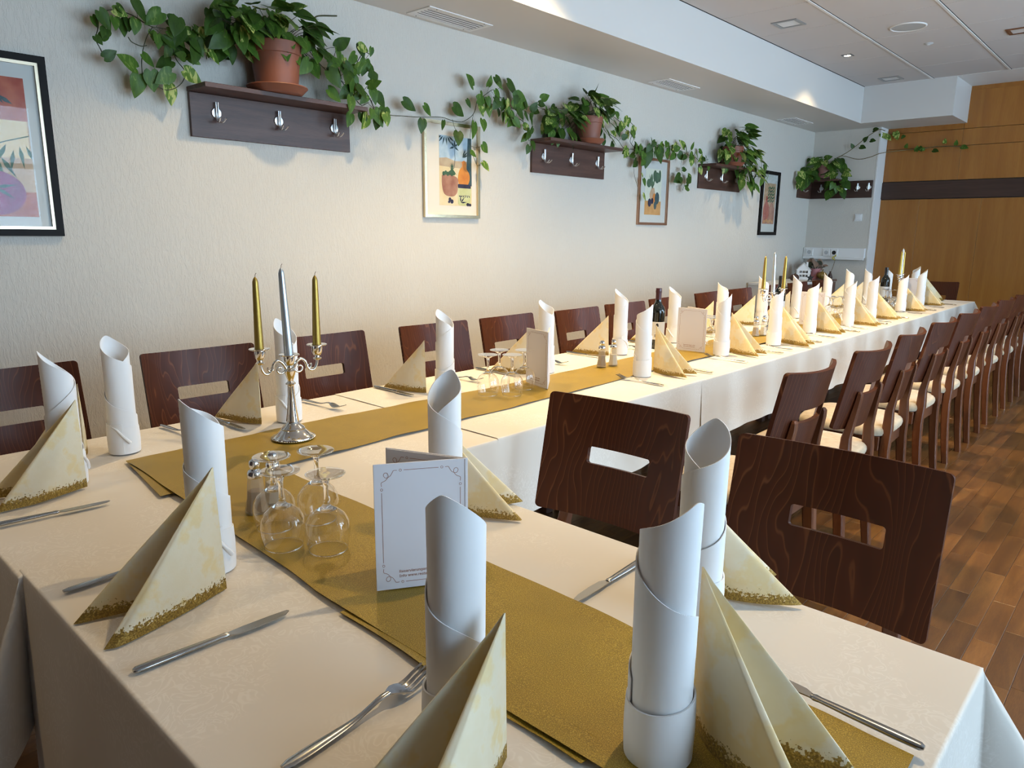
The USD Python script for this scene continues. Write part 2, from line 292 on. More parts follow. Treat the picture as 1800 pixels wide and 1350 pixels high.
def leafmat(name, a, b, c, thr):
    mat(name, {'tc': ('texture_coordinate', {}), 'mp': ('mapping', {'scale': (55, 55, 20)}), 'n': ('noise_texture', {'scale': 1.0, 'detail': 3.0, 'distortion': 0.8}),
        'rp': ('rgb_ramp', {'ramp': [(0.3, a), (thr, b), (thr+0.05, c), (0.95, c)]}), 'p': ('principled_bsdf', {'roughness': 0.42, 'specular_ior_level': 0.3}), 't': ('translucent_bsdf', {}), 'm': ('mix_closure', {'fac': 0.22})},
        [('tc.object', 'mp.vector'), ('mp.vector', 'n.vector'), ('n.fac', 'rp.fac'), ('rp.color', 'p.base_color'), ('rp.color', 't.color'), ('p.BSDF', 'm.closure1'), ('t.BSDF', 'm.closure2')], surface='m.closure')
leafmat('leaf_dark', (0.028, 0.066, 0.010), (0.048, 0.105, 0.014), (0.07, 0.135, 0.02), 0.66)
leafmat('leaf_mid', (0.045, 0.11, 0.014), (0.075, 0.16, 0.02), (0.15, 0.24, 0.05), 0.60)
leafmat('leaf_pale', (0.07, 0.15, 0.02), (0.12, 0.22, 0.03), (0.46, 0.50, 0.15), 0.52)
plain('black_frame', (0.010, 0.009, 0.009), 0.5, specular_ior_level=0.12)
plain('gold_frame', (0.62, 0.52, 0.34), 0.22, metallic=0.9)
plain('copper_frame', (0.50, 0.30, 0.20), 0.28, metallic=0.85)
plain('silver_fillet', (0.60, 0.50, 0.36), 0.3, metallic=0.8)
plain('mat_board', (0.74, 0.68, 0.58), 0.8)
plain('mat_grey', (0.55, 0.58, 0.56), 0.8)
def wash(name, a, b, s=16):
    mat(name, {'tc': ('texture_coordinate', {}), 'n': ('noise_texture', {'scale': float(s), 'detail': 3.0}), 'rp': ('rgb_ramp', {'ramp': [(0.3, a), (0.7, b)]}), 'p': ('principled_bsdf', {'roughness': 0.8})},
        [('tc.object', 'n.vector'), ('n.fac', 'rp.fac'), ('rp.color', 'p.base_color')])
wash('ink_sky', (0.32, 0.45, 0.55), (0.50, 0.60, 0.66)); wash('ink_sand', (0.70, 0.55, 0.30), (0.74, 0.62, 0.40)); wash('ink_rose', (0.30, 0.12, 0.08), (0.45, 0.24, 0.16))
wash('ink_orange', (0.55, 0.17, 0.03), (0.70, 0.28, 0.05)); wash('ink_green', (0.03, 0.08, 0.05), (0.06, 0.14, 0.07)); wash('ink_teal', (0.02, 0.05, 0.06), (0.05, 0.10, 0.11))
wash('ink_blueberry', (0.015, 0.015, 0.04), (0.04, 0.04, 0.09)); wash('ink_lemon', (0.50, 0.50, 0.22), (0.62, 0.62, 0.36)); wash('ink_purple', (0.16, 0.03, 0.10), (0.30, 0.05, 0.16)); wash('ink_red', (0.33, 0.07, 0.05), (0.45, 0.14, 0.09))
wash('ink_tan', (0.44, 0.30, 0.18), (0.55, 0.40, 0.26)); wash('ink_pale', (0.60, 0.64, 0.52), (0.66, 0.68, 0.58)); wash('ink_ochre', (0.50, 0.26, 0.08), (0.60, 0.34, 0.13)); wash('ink_hill', (0.42, 0.30, 0.20), (0.52, 0.42, 0.28))
plain('skirting_metal', (0.55, 0.5, 0.42), 0.3, metallic=0.7)
mat('lamp_emit', {'e': ('emission', {'color': (1.0, 0.80, 0.5), 'strength': 30.0})}, surface='e.emission')
plain('lamp_diffuser', (0.68, 0.68, 0.68), 0.3)
plain('lamp_trim', (0.35, 0.35, 0.35), 0.4, metallic=0.6)
plain('lamp_trim_brown', (0.18, 0.08, 0.04), 0.4)
mat('sheer', {'t': ('translucent_bsdf', {'color': (0.85, 0.85, 0.85)}), 'd': ('diffuse_bsdf', {'color': (0.8, 0.8, 0.8)}), 'x': ('transparent_bsdf', {}), 'm': ('mix_closure', {'fac': 0.35}), 'm2': ('mix_closure', {'fac': 0.5})},
    [('t.BSDF', 'm.closure1'), ('d.BSDF', 'm.closure2'), ('m.closure', 'm2.closure1'), ('x.BSDF', 'm2.closure2')], surface='m2.closure')
plain('pumpkin_skin', (0.20, 0.12, 0.02), 0.4)
plain('pot_pink', (0.50, 0.20, 0.20), 0.4)
plain('brown_ball', (0.06, 0.025, 0.015), 0.5)
plain('begonia_leaf', (0.03, 0.035, 0.02), 0.4)
plain('begonia_pale', (0.22, 0.14, 0.10), 0.5)
plain('house_white', (0.74, 0.74, 0.74), 0.5)
plain('yellow_flower', (0.55, 0.48, 0.10), 0.7)

# ------------------------------------------------------------------ the room
XW, YF, YF2, YB, ZS, ZC = -3.44, 9.0, 9.25, -1.9, 2.517, 2.888
SX, BY, BXR = -2.80, 8.58, -1.93
# floor: parquet staves laid along Y, random lengths, the 300 largest in view as parts
floor = thing('floor', kind='structure')
part(floor, 'subfloor', box(XW-0.1, WX+0.3, YB-0.1, YF2+0.15, -0.06, -0.012), 'dark_gap', False)
rng = random.Random(5)
staves = []
SW = 0.072
for i in range(int((WX-XW)/SW)+1):
    x0 = XW+i*SW; y = YB-rng.random()*0.45
    while y < YF2:
        L = rng.uniform(0.33, 0.52); staves.append((x0, min(x0+SW, WX+0.1), max(y, YB), min(y+L, YF2))); y += L
def stave_rank(s):
    c = np.array([(s[0]+s[1])/2, (s[2]+s[3])/2, 0.0])-CAM; d = c@FX
    if d < 0.3: return 99
    u, v = 900+FPX*(c@RX)/d, 675-FPX*(c@UX)/d
    seen = (-40 < u < 1840) and (560 < v < 1420) and (s[0] > -1.15) and not (s[2] < 0.95 and s[0] < 0.0)
    return d if seen else 50+d
staves.sort(key=stave_rank)
def stave(s): return box(s[0]+0.0006, s[1]-0.0006, s[2]+0.0008, s[3]-0.0008, -0.012, 0.0)
for s in staves[:300]: part(floor, 'stave', cbox(s[0]+0.0004, s[1]-0.0004, s[2]+0.0005, s[3]-0.0005, -0.012, 0.0, 0.0008), 'parquet', False)
for k in range(6): part(floor, 'stave_field', cat([stave(s) for s in staves[300+k::6]]), 'parquet', False, kind='stuff')

struct('wall_left', box(XW-0.15, XW, YB-0.15, YF+0.4, 0, ZC+0.1), 'wall_plaster')
struct('wall_back', box(XW-0.15, WX+0.2, YB-0.15, YB, 0, ZC+0.1), 'dark_rack')
# far wall: white plastered piece, set-back veneer panelling
wf = thing('wall_far', kind='structure')
part(wf, 'plaster_pier', box(XW, -2.71, YF, YF2+0.15, 0, ZC), 'wall_plaster', False)
part(wf, 'corner_bead', cbox(-2.722, -2.706, YF-0.003, YF2, 0, ZS, 0.001), 'white_paint', False)
part(wf, 'backing', box(-2.71, WX+0.2, YF2+0.01, YF2+0.15, 0, ZC+0.1), 'dark_gap', False)
xs = [-2.706, -1.954, -0.70, 0.55, 1.80, WX]
for (z0, z1, jx) in ((2.462, ZC-0.045, 0), (2.290, 2.458, 0), (1.935, 2.286, 1), (0.085, 1.735, 2)):
    cols = xs if jx != 2 else [-2.706, -2.30, -1.70, -0.70, 0.55, 1.80, WX]
    for a, b in zip(cols[:-1], cols[1:]): part(wf, 'veneer_panel', cbox(a+0.001, b-0.001, YF2-0.008, YF2+0.012, z0, z1, 0.001), 'oak_panel', False)
part(wf, 'rail_board', cbox(-2.706, WX, YF2-0.022, YF2+0.01, 1.742, 1.928, 0.002), 'dark_band', False)
part(wf, 'top_frieze', box(-2.706, WX, YF2-0.004, YF2+0.012, ZC-0.044, ZC), 'oak_panel', False)
part(wf, 'plinth', cbox(-2.706, WX, YF2-0.014, YF2+0.01, 0.0, 0.075, 0.001), 'oak_panel', False)
part(wf, 'plinth_strip', cbox(-2.706, WX, YF2-0.018, YF2-0.012, 0.0, 0.012, 0.001), 'skirting_metal', False)
# right wall with windows
wr = thing('wall_right', kind='structure')
ys = [YB-0.15]+[v for w in WINDOWS for v in w]+[YF2+0.15]
part(wr, 'parapet', box(WX, WX+0.2, ys[0], ys[-1], 0, 0.45), 'wall_plaster', False)
part(wr, 'lintel', box(WX, WX+0.2, ys[0], ys[-1], 2.65, ZC+0.1), 'wall_plaster', False)
for a, b in zip(ys[0::2], ys[1::2]): part(wr, 'pier', box(WX, WX+0.2, a, b, 0.45, 2.65), 'wall_plaster', False)
for i, (y0, y1) in enumerate(WINDOWS):
    w = thing(f'window_{i+1}', kind='structure')
    fr = [box(WX+0.08, WX+0.14, a, b, c, d) for a, b, c, d in ((y0, y0+0.06, 0.45, 2.65), (y1-0.06, y1, 0.45, 2.65), ((y0+y1)/2-0.04, (y0+y1)/2+0.04, 0.45, 2.65), (y0, y1, 0.45, 0.52), (y0, y1, 2.58, 2.65), (y0, y1, 1.95, 2.0))]
    part(w, 'window_frame', cat(fr), 'white_paint', False)
    part(w, 'window_pane', box(WX+0.105, WX+0.112, y0+0.03, y1-0.03, 0.5, 2.6), 'window_glass', False)
    yy = np.linspace(y0-0.25, y1+0.25, 150)
    P = np.stack([np.stack([WX-0.10+0.035*np.sin(yy*34+i)+0.012*np.sin(yy*9+1.3*i), yy, np.full_like(yy, z)], -1) for z in (0.06, 0.9, 1.8, 2.72)], 1)
    solo('sheer_curtain', grid(P), 'sheer', f'white sheer curtain hanging in front of window {("nearest the camera", "in the middle of", "farthest along")[i]} the right wall', 'curtain', smooth=True)
# soffit along the left wall and the box in the far corner
struct('trim_1', box(XW, SX, YB, YF, ZS, ZC+0.02), 'soffit_paint')
struct('trim_2', box(SX, BXR, BY, YF2, ZS, ZC+0.02), 'soffit_paint')
# ceiling: lay-in tiles between T bars along Y
ceil = thing('ceiling', kind='structure')
part(ceil, 'slab', box(XW-0.1, WX+0.2, YB-0.1, YF2+0.15, ZC+0.03, ZC+0.12), 'dark_gap', False)
TX, TY = 0.6535, 0.6535
for i in range(8):
    x0 = SX+i*TX
    for j in range(19):
        y1 = 8.575-j*TY; 
        part(ceil, 'ceiling_tile', cbox(x0+0.004, min(x0+TX, WX+0.01)-0.004, y1-TY+0.0022, y1-0.0022, ZC, ZC+0.02, 0.002), 'ceiling_tile', False)
    if i: part(ceil, 'tee_bar', cbox(x0-0.011, x0+0.011, YB, 8.575, ZC-0.005, ZC+0.012, 0.002), 'tbar_white', False)
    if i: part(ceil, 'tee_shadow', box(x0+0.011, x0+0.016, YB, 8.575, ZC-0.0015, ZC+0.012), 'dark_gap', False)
part(ceil, 'edge_strip', box(SX, SX+0.004, YB, 8.575, ZC-0.003, ZC+0.012), 'dark_gap', False)
part(ceil, 'far_margin', box(BXR-0.0, WX+0.1, 8.578, YF2, ZC-0.002, ZC+0.02), 'white_paint', False)
part(ceil, 'far_margin', box(SX, BXR, 8.578, YF2, ZC-0.002, ZC+0.02), 'white_paint', False)

# ------------------------------------------------------------------ ceiling fittings
def square_lamp(x, y, label, trim):
    t = thing('recessed_lamp', label, 'ceiling lamp', (x, y, ZC))
    o, i = 0.097, 0.070
    part(t, 'lamp_frame', man(polyman(sbox(-o, -o, o, o).difference(sbox(-i, -i, i, i)), 0.007).translate((0, 0, -0.006))), trim, False)
    part(t, 'diffuser', cbox(-i, i, -i, i, -0.003, 0.0005, 0.001), 'lamp_diffuser', False)
square_lamp(-2.465, 5.73, 'square recessed ceiling lamp, unlit, nearest the white soffit left of the round loudspeaker', 'lamp_trim')
square_lamp(-2.465, 8.31, 'square recessed ceiling lamp, unlit, close to the white corner box', 'lamp_trim')
square_lamp(-1.185, 7.06, 'square recessed ceiling lamp with brown reveal at the right edge of the photo', 'lamp_trim_brown')
sp = thing('ceiling_speaker', 'round white loudspeaker grille set flush in the ceiling', 'loudspeaker', (-1.815, 6.40, ZC))
part(sp, 'rim', lathe([(0.115, 0), (0.128, 0), (0.128, -0.004), (0.122, -0.008), (0.115, -0.006), (0.115, 0)], 48), 'tbar_white', 40)
part(sp, 'grille', lathe([(0, -0.006), (0.08, -0.0055), (0.1155, -0.004), (0.1155, 0.0)], 48), 'plastic_grey', 40)
dt = thing('smoke_detector', 'tiny grey dimple fitting on the ceiling between loudspeaker and tile joint', 'ceiling fitting', (-1.826, 7.04, ZC))
part(dt, 'body', lathe([(0, -0.012), (0.018, -0.012), (0.035, -0.004), (0.037, 0)], 24), 'plastic_grey', 40)
part(dt, 'lens', lathe([(0, -0.016), (0.012, -0.014), (0.014, -0.010)], 16), 'lamp_diffuser', 40)
def spot(x, y, label, power):
    t = thing('recessed_spotlight', label, 'ceiling spotlight', (x, y, ZC))
    o, i = 0.042, 0.030
    part(t, 'trim_ring', man(polyman(sbox(-o, -o, o, o).difference(Point(0, 0).buffer(i)), 0.006).translate((0, 0, -0.0055))), 'brushed_steel', False)
    part(t, 'bulb', lathe([(0, -0.001), (i*0.95, -0.001), (i*0.95, 0.0)], 20), 'lamp_emit', False)
    l = UsdLux.SphereLight.Define(stage, f'{t.GetPath()}/light')
    l.AddTranslateOp().Set(Gf.Vec3d(0, 0, -0.03)); l.CreateRadiusAttr(0.032); l.CreateNormalizeAttr(False)
    l.CreateIntensityAttr(SPOT_I*6.2*power); l.CreateColorAttr(Gf.Vec3f(*SPOT_C))
    sh = UsdLux.ShapingAPI.Apply(l.GetPrim()); sh.CreateShapingConeAngleAttr(58.0); sh.CreateShapingConeSoftnessAttr(1.0)
SPOTS = [(-2.465, 7.03, 'lit square halogen spot in the ceiling beside the white soffit', 0.55), (-2.465, 3.20, 'lit halogen spot beside the soffit, above the gold framed print', 1.05),
         (-2.465, 1.81, 'lit halogen spot beside the soffit, above the nearest wall rack', 0.8), (-1.815, 5.20, 'lit halogen spot above the far half of the long table', 2.0), (-1.815, 3.13, 'lit halogen spot above the middle of the long table', 1.4),
         (-0.51, 1.81, 'lit halogen spot above the head table chairs', 0.8), (-0.51, 4.43, 'lit halogen spot above the window side aisle', 0.9), (-1.815, -0.8, 'lit halogen spot behind the head table on the wall side', 0.25)]
for s in SPOTS: spot(*s)
def vent(x0, x1, y0, y1, label):
    t = thing('air_vent', label, 'air vent', ((x0+x1)/2, (y0+y1)/2, ZS)); w, h = (x1-x0)/2, (y1-y0)/2
    part(t, 'vent_frame', man(polyman(sbox(-w, -h, w, h).difference(sbox(-w+0.028, -h+0.028, w-0.028, h-0.028)), 0.006).translate((0, 0, -0.005))), 'tbar_white', False)
    part(t, 'duct_dark', box(-w+0.028, w-0.028, -h+0.028, h-0.028, -0.001, 0.0), 'dark_gap', False)
    n = 5; s = (2*w-0.056)/n
    for k in range(n): part(t, 'vent_slat', cbox(-w+0.028+k*s+0.007, -w+0.028+(k+1)*s-0.007, -h+0.028, h-0.028, -0.004, -0.001, 0.0008), 'tbar_white', False)
    for sx in (-1, 1):
        for sy in (-0.75, 0.75): part(t, 'screw', lathe([(0, -0.0065), (0.004, -0.006), (0.004, -0.004)], 8, (sx*(w-0.012), sy*h, 0)), 'dark_gap', False)
vent(-3.40, -3.20, 2.80, 3.29, 'slotted air vent in the soffit underside, largest and nearest')
vent(-3.38, -3.18, 5.25, 5.74, 'slotted air vent in the soffit underside, middle one')
vent(-3.38, -3.18, 7.75, 8.24, 'slotted air vent in the soffit underside, farthest and smallest')

# ------------------------------------------------------------------ tables and cloths
ZT = 0.75
TABLES = [(-2.16, -1.36, 0.267, 1.44), (-2.16, -1.36, 1.44, 2.60), (-2.16, -1.36, 2.60, 3.79), (-2.16, -1.36, 3.79, 5.02), (-2.16, -1.36, 5.02, 6.20), (-2.16, -1.36, 6.20, 7.68), (-1.352, -0.125, 0.275, 1.075)]
ORD = ['first', 'second', 'third', 'fourth', 'fifth', 'sixth', 'seventh', 'eighth', 'ninth', 'tenth', 'eleventh', 'twelfth', 'thirteenth']
def cloth(x0, x1, y0, y1, W, E, S, N, z, seed, skewW=0.0):
    rg = np.random.RandomState(seed); r = 0.006
    def axis(a, b, lo, hi, n):
        A = [] if lo <= 0 else list(a-lo*np.linspace(1, 0, 13)[:-1])+[a-0.012, a-0.006, a-0.003]
        B = [] if hi <= 0 else [b+0.003, b+0.006, b+0.012]+list(b+hi*np.linspace(0, 1, 13)[1:])
        if lo < 0: a = a+lo
        if hi < 0: b = b-hi
        return np.unique(np.round(np.array(A+list(np.linspace(a, b, n))+B), 5))
    U, V = axis(x0, x1, W, E, 36), axis(y0, y1, S, N, 36)
    uu, vv = np.meshgrid(U, V, indexing='ij')
    dx = np.where(uu > x1, uu-x1, np.where(uu < x0, uu-x0, 0.0)); dy = np.where(vv > y1, vv-y1, np.where(vv < y0, vv-y0, 0.0))
    if E < 0: dx = np.minimum(dx, 0)
    if W < 0: dx = np.maximum(dx, 0)
    if N < 0: dy = np.minimum(dy, 0)
    if S < 0: dy = np.maximum(dy, 0)
    rho = np.hypot(dx, dy); ang = np.arctan2(np.abs(dy), np.abs(dx)); sx, sy = np.sign(dx), np.sign(dy)
    bx = np.where(dx != 0, np.where(dx > 0, x1, x0), uu); by = np.where(dy != 0, np.where(dy > 0, y1, y0), vv)
    th = np.minimum(rho/r, PI/2); out = r*np.sin(th); down = r*(1-np.cos(th))+np.maximum(rho-r*PI/2, 0)
    corner = (dx != 0) & (dy != 0)
    s = np.where(np.abs(dx) > np.abs(dy), vv, uu); fall = np.maximum(rho-0.01, 0)
    p = rg.rand(6)*6.28
    rip = (0.5+0.5*np.sin(s*13+p[0]+1.3*np.sin(s*5+p[1])))*0.055+0.012*np.sin(s*31+p[2])+0.02*np.sin(s*4+p[3])+0.03
    out = out+np.where(corner, 0, np.maximum(rip, 0.004)*fall)
    fl = fall*np.sin(2*ang)*0.62+0.06*fall
    ox = np.where(corner, fl*np.cos(ang*0.6+PI/4*0.4), np.where(dx != 0, out, 0)); oy = np.where(corner, fl*np.sin(ang*0.6+PI/4*0.4), np.where(dy != 0, out, 0))
    P = np.stack([bx+sx*(ox+np.where(corner, r*0.7, 0)), by+sy*(oy+np.where(corner, r*0.7, 0)), z-down*np.where(corner, 0.985, 1.0)], -1)
    flat = (rho == 0)
    P[..., 2] += np.where(flat, 0.0006*np.sin(uu*23+p[4])*np.sin(vv*19+p[5]), 0)
    if skewW: P[..., 0] += np.where(uu < x0+0.2, skewW*down*np.clip((x0+0.2-uu)/0.2, 0, 1), 0)
    m = grid(P)
    return TM(m.vertices, m.faces)
names = ['first from the camera', 'second from the camera', 'third from the camera', 'fourth from the camera', 'fifth from the camera', 'last before the wood wall']
for i, (x0, x1, y0, y1) in enumerate(TABLES):
    lab = 'dining table under the white cloth of the short head end in front' if i == 6 else f'dining table under the long row of cloths, {names[i]}'
    t = thing('dining_table', lab, 'table', ((x0+x1)/2, (y0+y1)/2, 0)); w, h = (x1-x0)/2-0.004, (y1-y0)/2-0.004
    part(t, 'tabletop', cbox(-w, w, -h, h, 0.715, ZT-0.004, 0.003), 'chair_leg', False)
    for sx in (-1, 1):
        for sy in (-1, 1): part(t, 'leg', cbox(sx*(w-0.05)-0.025, sx*(w-0.05)+0.025, sy*(h-0.05)-0.025, sy*(h-0.05)+0.025, 0, 0.716, 0.003), 'dark_rack', False)
for i, (x0, x1, y0, y1) in enumerate(TABLES[:6]):
    ov = -0.018*(i % 2 == 0) if True else 0
    S, N = (0.27 if i == 0 else (-0.02 if i % 2 else -0.001)), (0.26 if i == 5 else (-0.02 if i % 2 else -0.001))
    solo('tablecloth', cloth(x0, x1, y0, y1, 0.26, 0.26, S, N, ZT+(0.0022 if i % 2 else 0.0), 40+i), 'damask', f'cream damask cloth on the long table, {names[i]}', 'tablecloth', smooth=True)
solo('tablecloth', cloth(*TABLES[6], -0.03, 0.34, 0.33, 0.27, ZT+0.0024, 77, skewW=0.22), 'damask', 'cream damask cloth on the short head table nearest the camera, corner hanging at right', 'tablecloth', smooth=True)

def runner(poly_l, poly_r, n, z, seed):
    'strip between two polylines given as functions of t'
    rg = np.random.RandomState(seed); t = np.linspace(0, 1, n); P = []
    pl, pr = np.array(poly_l, float), np.array(poly_r, float)
    tl, tr = np.linspace(0, 1, len(pl)), np.linspace(0, 1, len(pr))
    L = np.stack([np.interp(t, tl, pl[:, k]) for k in (0, 1)], -1); Rr = np.stack([np.interp(t, tr, pr[:, k]) for k in (0, 1)], -1)
    L += 0.0022*np.sin(t*n*0.55+rg.rand()*6)[:, None]; Rr += 0.0022*np.sin(t*n*0.43+rg.rand()*6)[:, None]
    for s in np.linspace(0, 1, 7):
        xy = L*(1-s)+Rr*s; edge = abs(s-0.5)*2
        zz = z+0.0007*np.sin(t*n*0.31+s*2)+0.0022*(edge > 0.9)*np.maximum(np.sin(t*n*0.55+seed), 0)
        P.append(np.column_stack([xy, zz]))
    return shell(np.array(P), 0.0006)
solo('table_runner', runner([(-1.865, 0.615), (-1.872, 1.2), (-1.83, 1.9), (-1.845, 3.0), (-1.86, 5.0), (-1.86, 7.60)], [(-1.55, 0.575), (-1.565, 1.2), (-1.57, 1.9), (-1.60, 3.0), (-1.585, 5.0), (-1.58, 7.60)], 150, ZT+0.0062, 3),
     'runner_gold', 'olive gold paper runner along the middle of the long table', 'table runner', smooth=True)
solo('table_runner', runner([(-1.842, 0.612), (-1.34, 0.592), (-0.93, 0.570), (-0.40, 0.563), (-0.14, 0.560)], [(-1.75, 0.835), (-1.36, 0.845), (-0.95, 0.838), (-0.515, 0.825), (-0.14, 0.817)], 60, ZT+0.0090, 9),
     'runner_gold', 'olive gold paper runner across the short head table nearest the camera', 'table runner', smooth=True)
solo('table_runner', runner([(-0.86, 0.560), (-0.60, 0.553), (-0.40, 0.556)], [(-0.86, 0.60), (-0.60, 0.60), (-0.40, 0.60)], 20, ZT+0.0075, 4),
     'runner_gold', 'lower gold paper layer peeping out under the head table runner edge', 'table runner', smooth=True)

# ------------------------------------------------------------------ chairs
def make_chair(label, loc, rz, group):
    t = thing('dining_chair', label, 'chair', loc, rz, group)
    W, Z0, Z1 = 0.412, 0.572, 0.888
    TL = 0.20; H = (Z1-Z0)/math.cos(TL)
    pl = rrect(W, H, 0.012, 0, H/2).difference(rrect(0.188, 0.046, 0.007, -0.008, H*0.52))
    M = polyman(pl, 0.014).refine_to_length(0.03); m = man(M); v = np.array(m.vertices)
    def bend(x, h, o): c = 0.052*(x/0.21)**2+o; return -0.205-h*math.sin(TL)+c*math.cos(TL), Z0+h*math.cos(TL)+c*math.sin(TL)*0.9
    y, z = bend(v[:, 0], v[:, 1], v[:, 2]-0.007)
    part(t, 'backrest', TM(np.column_stack([v[:, 0], y, z]), np.asarray(m.faces)[:, ::-1]), 'chair_ply', 30)
    def ycurve(x, z): return bend(x, (z-Z0)/math.cos(TL), 0.0)[0]
    # cushion
    def supell(a, b, k, n=36):
        th = np.arange(n)/n*2*PI; c, s = np.cos(th), np.sin(th)
        return np.column_stack([a*np.sign(c)*np.abs(c)**(2/k), b*np.sign(s)*np.abs(s)**(2/k)])
    secs = []
    for z, f in ((0.418, 0.955), (0.424, 0.99), (0.436, 1.0), (0.450, 0.985), (0.461, 0.94), (0.468, 0.85), (0.472, 0.6), (0.473, 0.25)):
        q = supell(0.222*f, 0.212*f, 4.2); secs.append(np.column_stack([q, np.full(len(q), z)]))
    part(t, 'seat', loft(secs), 'seat_fabric', 40)
    for (x0, x1, y0, y1) in ((-0.185, 0.185, 0.165, 0.187), (-0.16, 0.16, -0.195, -0.173), (-0.195, -0.173, -0.18, 0.18), (0.173, 0.195, -0.18, 0.18)):
        part(t, 'apron_rail', cbox(x0, x1, y0, y1, 0.352, 0.420, 0.003), 'chair_leg', False)
    def sq(x, y, z, a, b, c=0.15): return np.array([(x-a, y-b*(1-c), z), (x-a*(1-c), y-b, z), (x+a*(1-c), y-b, z), (x+a, y-b*(1-c), z), (x+a, y+b*(1-c), z), (x+a*(1-c), y+b, z), (x-a*(1-c), y+b, z), (x-a, y+b*(1-c), z)])
    for sx in (-1, 1):
        part(t, 'leg', loft([sq(sx*0.180, 0.172, 0.0, 0.014, 0.014), sq(sx*0.178, 0.170, 0.2, 0.018, 0.018), sq(sx*0.176, 0.168, 0.405, 0.021, 0.021)]), 'chair_leg', 25)
        secs = []
        for z, y, b in ((0.0, -0.236, 0.016), (0.12, -0.221, 0.018), (0.25, -0.208, 0.020), (0.36, -0.200, 0.022), (0.45, -0.202, 0.022), (0.54, None, 0.018), (0.62, None, 0.013), (0.70, None, 0.010), (0.722, None, 0.008), (0.730, None, 0.004)):
            x = sx*(0.168-0.040*min(max((z-0.30)/0.35, 0), 1))
            if y is None: y = ycurve(x, z)-0.006-b
            secs.append(sq(x, y, z, (0.019 if z < 0.5 else 0.0145) if z < 0.725 else 0.010, b, 0.25))
        part(t, 'leg', loft(secs), 'chair_leg', 25)
    return t
chair = Repeat(make_chair)
RC = [(2.43, -1.09), (3.06, -1.085), (3.68, -1.105), (4.33, -1.115), (4.96, -1.12), (5.56, -1.125), (6.22, -1.13), (6.88, -1.13), (7.50, -1.13)]
rng = random.Random(11)
for k, (y, x) in enumerate(RC):
    chair(f'dark wooden dining chair with beige seat, window side of long table, {ORD[k]} from camera', (x, y, 0), PI/2+rng.uniform(-0.05, 0.05), 'chairs on the window side of the long table')
LC = [(0.55, -2.41), (1.14, -2.39), (1.67, -2.40), (2.26, -2.37), (2.77, -2.36), (3.33, -2.33), (3.84, -2.35), (4.38, -2.38), (5.05, -2.41), (5.61, -2.42), (6.20, -2.42), (6.80, -2.42), (7.40, -2.42)]
for k, (y, x) in enumerate(LC):
    chair(f'dark wooden chair with slotted back, wall side of long table, {ORD[k]} from camera', (x, y, 0), -PI/2+rng.uniform(-0.04, 0.04), 'chairs on the wall side of the long table')
chair('dark wooden chair with big slotted back at head table, nearer the long table', (-1.014, 1.293, 0), PI+0.045, 'chairs facing the camera at the head table')
chair('dark wooden chair with big slotted back at head table, rightmost and largest', (-0.453, 1.250, 0), PI+0.02, 'chairs facing the camera at the head table')
chair('dark wooden chair at the far end of the long table by the oak wall', (-1.80, 7.92, 0), PI-0.05)

# ------------------------------------------------------------------ place settings
def rolled(label, x, y, tip, z, seed, h=0.30, lean=(0, 0)):
    rg = np.random.RandomState(seed); t = thing('rolled_napkin', label, 'napkin', (x, y, z), tip, 'rolled white cloth napkins')
    hand = 1 if rg.rand() < 0.6 else -1; k = 0.0205*(0.9+0.3*rg.rand()); th = np.linspace(-8.6, 10.6, 170); off = rg.rand()*0.5
    top = h-k*np.sqrt((th)**2+0.02)+k*0.14+0.003*np.sin(th*2+off); top = np.maximum(top, 0.055)
    s = np.linspace(0, 1, 16)
    r = 0.0262+0.00046*(th+8.6)
    zz = 0.002+(top-0.002)[:, None]*s[None]
    rr = r[:, None]*(1+0.05*(zz/h)**2)+0.0006*np.sin(th*3+off*9)[:, None]
    P = np.stack([rr*np.cos(th*hand)[:, None]+lean[0]*zz/h, rr*np.sin(th*hand)[:, None]+lean[1]*zz/h, zz], -1)
    part(t, 'rolled_sheet', shell(P if hand > 0 else P[::-1], 0.0013), 'white_linen', 50)
    # turned-up cuff round the foot, tucked into itself
    th = np.linspace(0.3, 2*PI+0.9, 72); zt = 0.072+0.006*np.sin(th+off*7)+0.010*np.maximum(0, (th-2*PI-0.2))
    zz = 0.0005+zt[:, None]*np.linspace(0, 1, 9)[None]
    rr = 0.0362+0.0005*np.sin(th*2+off*5)[:, None]+0.0018*np.maximum(0, th-2*PI)[:, None]+0.0012*np.sin(PI*np.linspace(0, 1, 9))[None]
    P = np.stack([rr*np.cos(th+off*6)[:, None], rr*np.sin(th+off*6)[:, None], zz], -1)
    part(t, 'cuff', shell(P, 0.0022), 'white_linen', 50)
    a = th[-1]+off*6; q = smoothpath([(0.037*math.cos(a-0.7), 0.037*math.sin(a-0.7), 0.074), (0.0402*math.cos(a-0.3), 0.0402*math.sin(a-0.3), 0.066), (0.0415*math.cos(a), 0.0415*math.sin(a), 0.050), (0.0395*math.cos(a+0.4), 0.0395*math.sin(a+0.4), 0.030)], 4)
    part(t, 'tuck', tube(q, np.linspace(0.002, 0.0045, len(q)), 6), 'white_linen', 60)
    return t
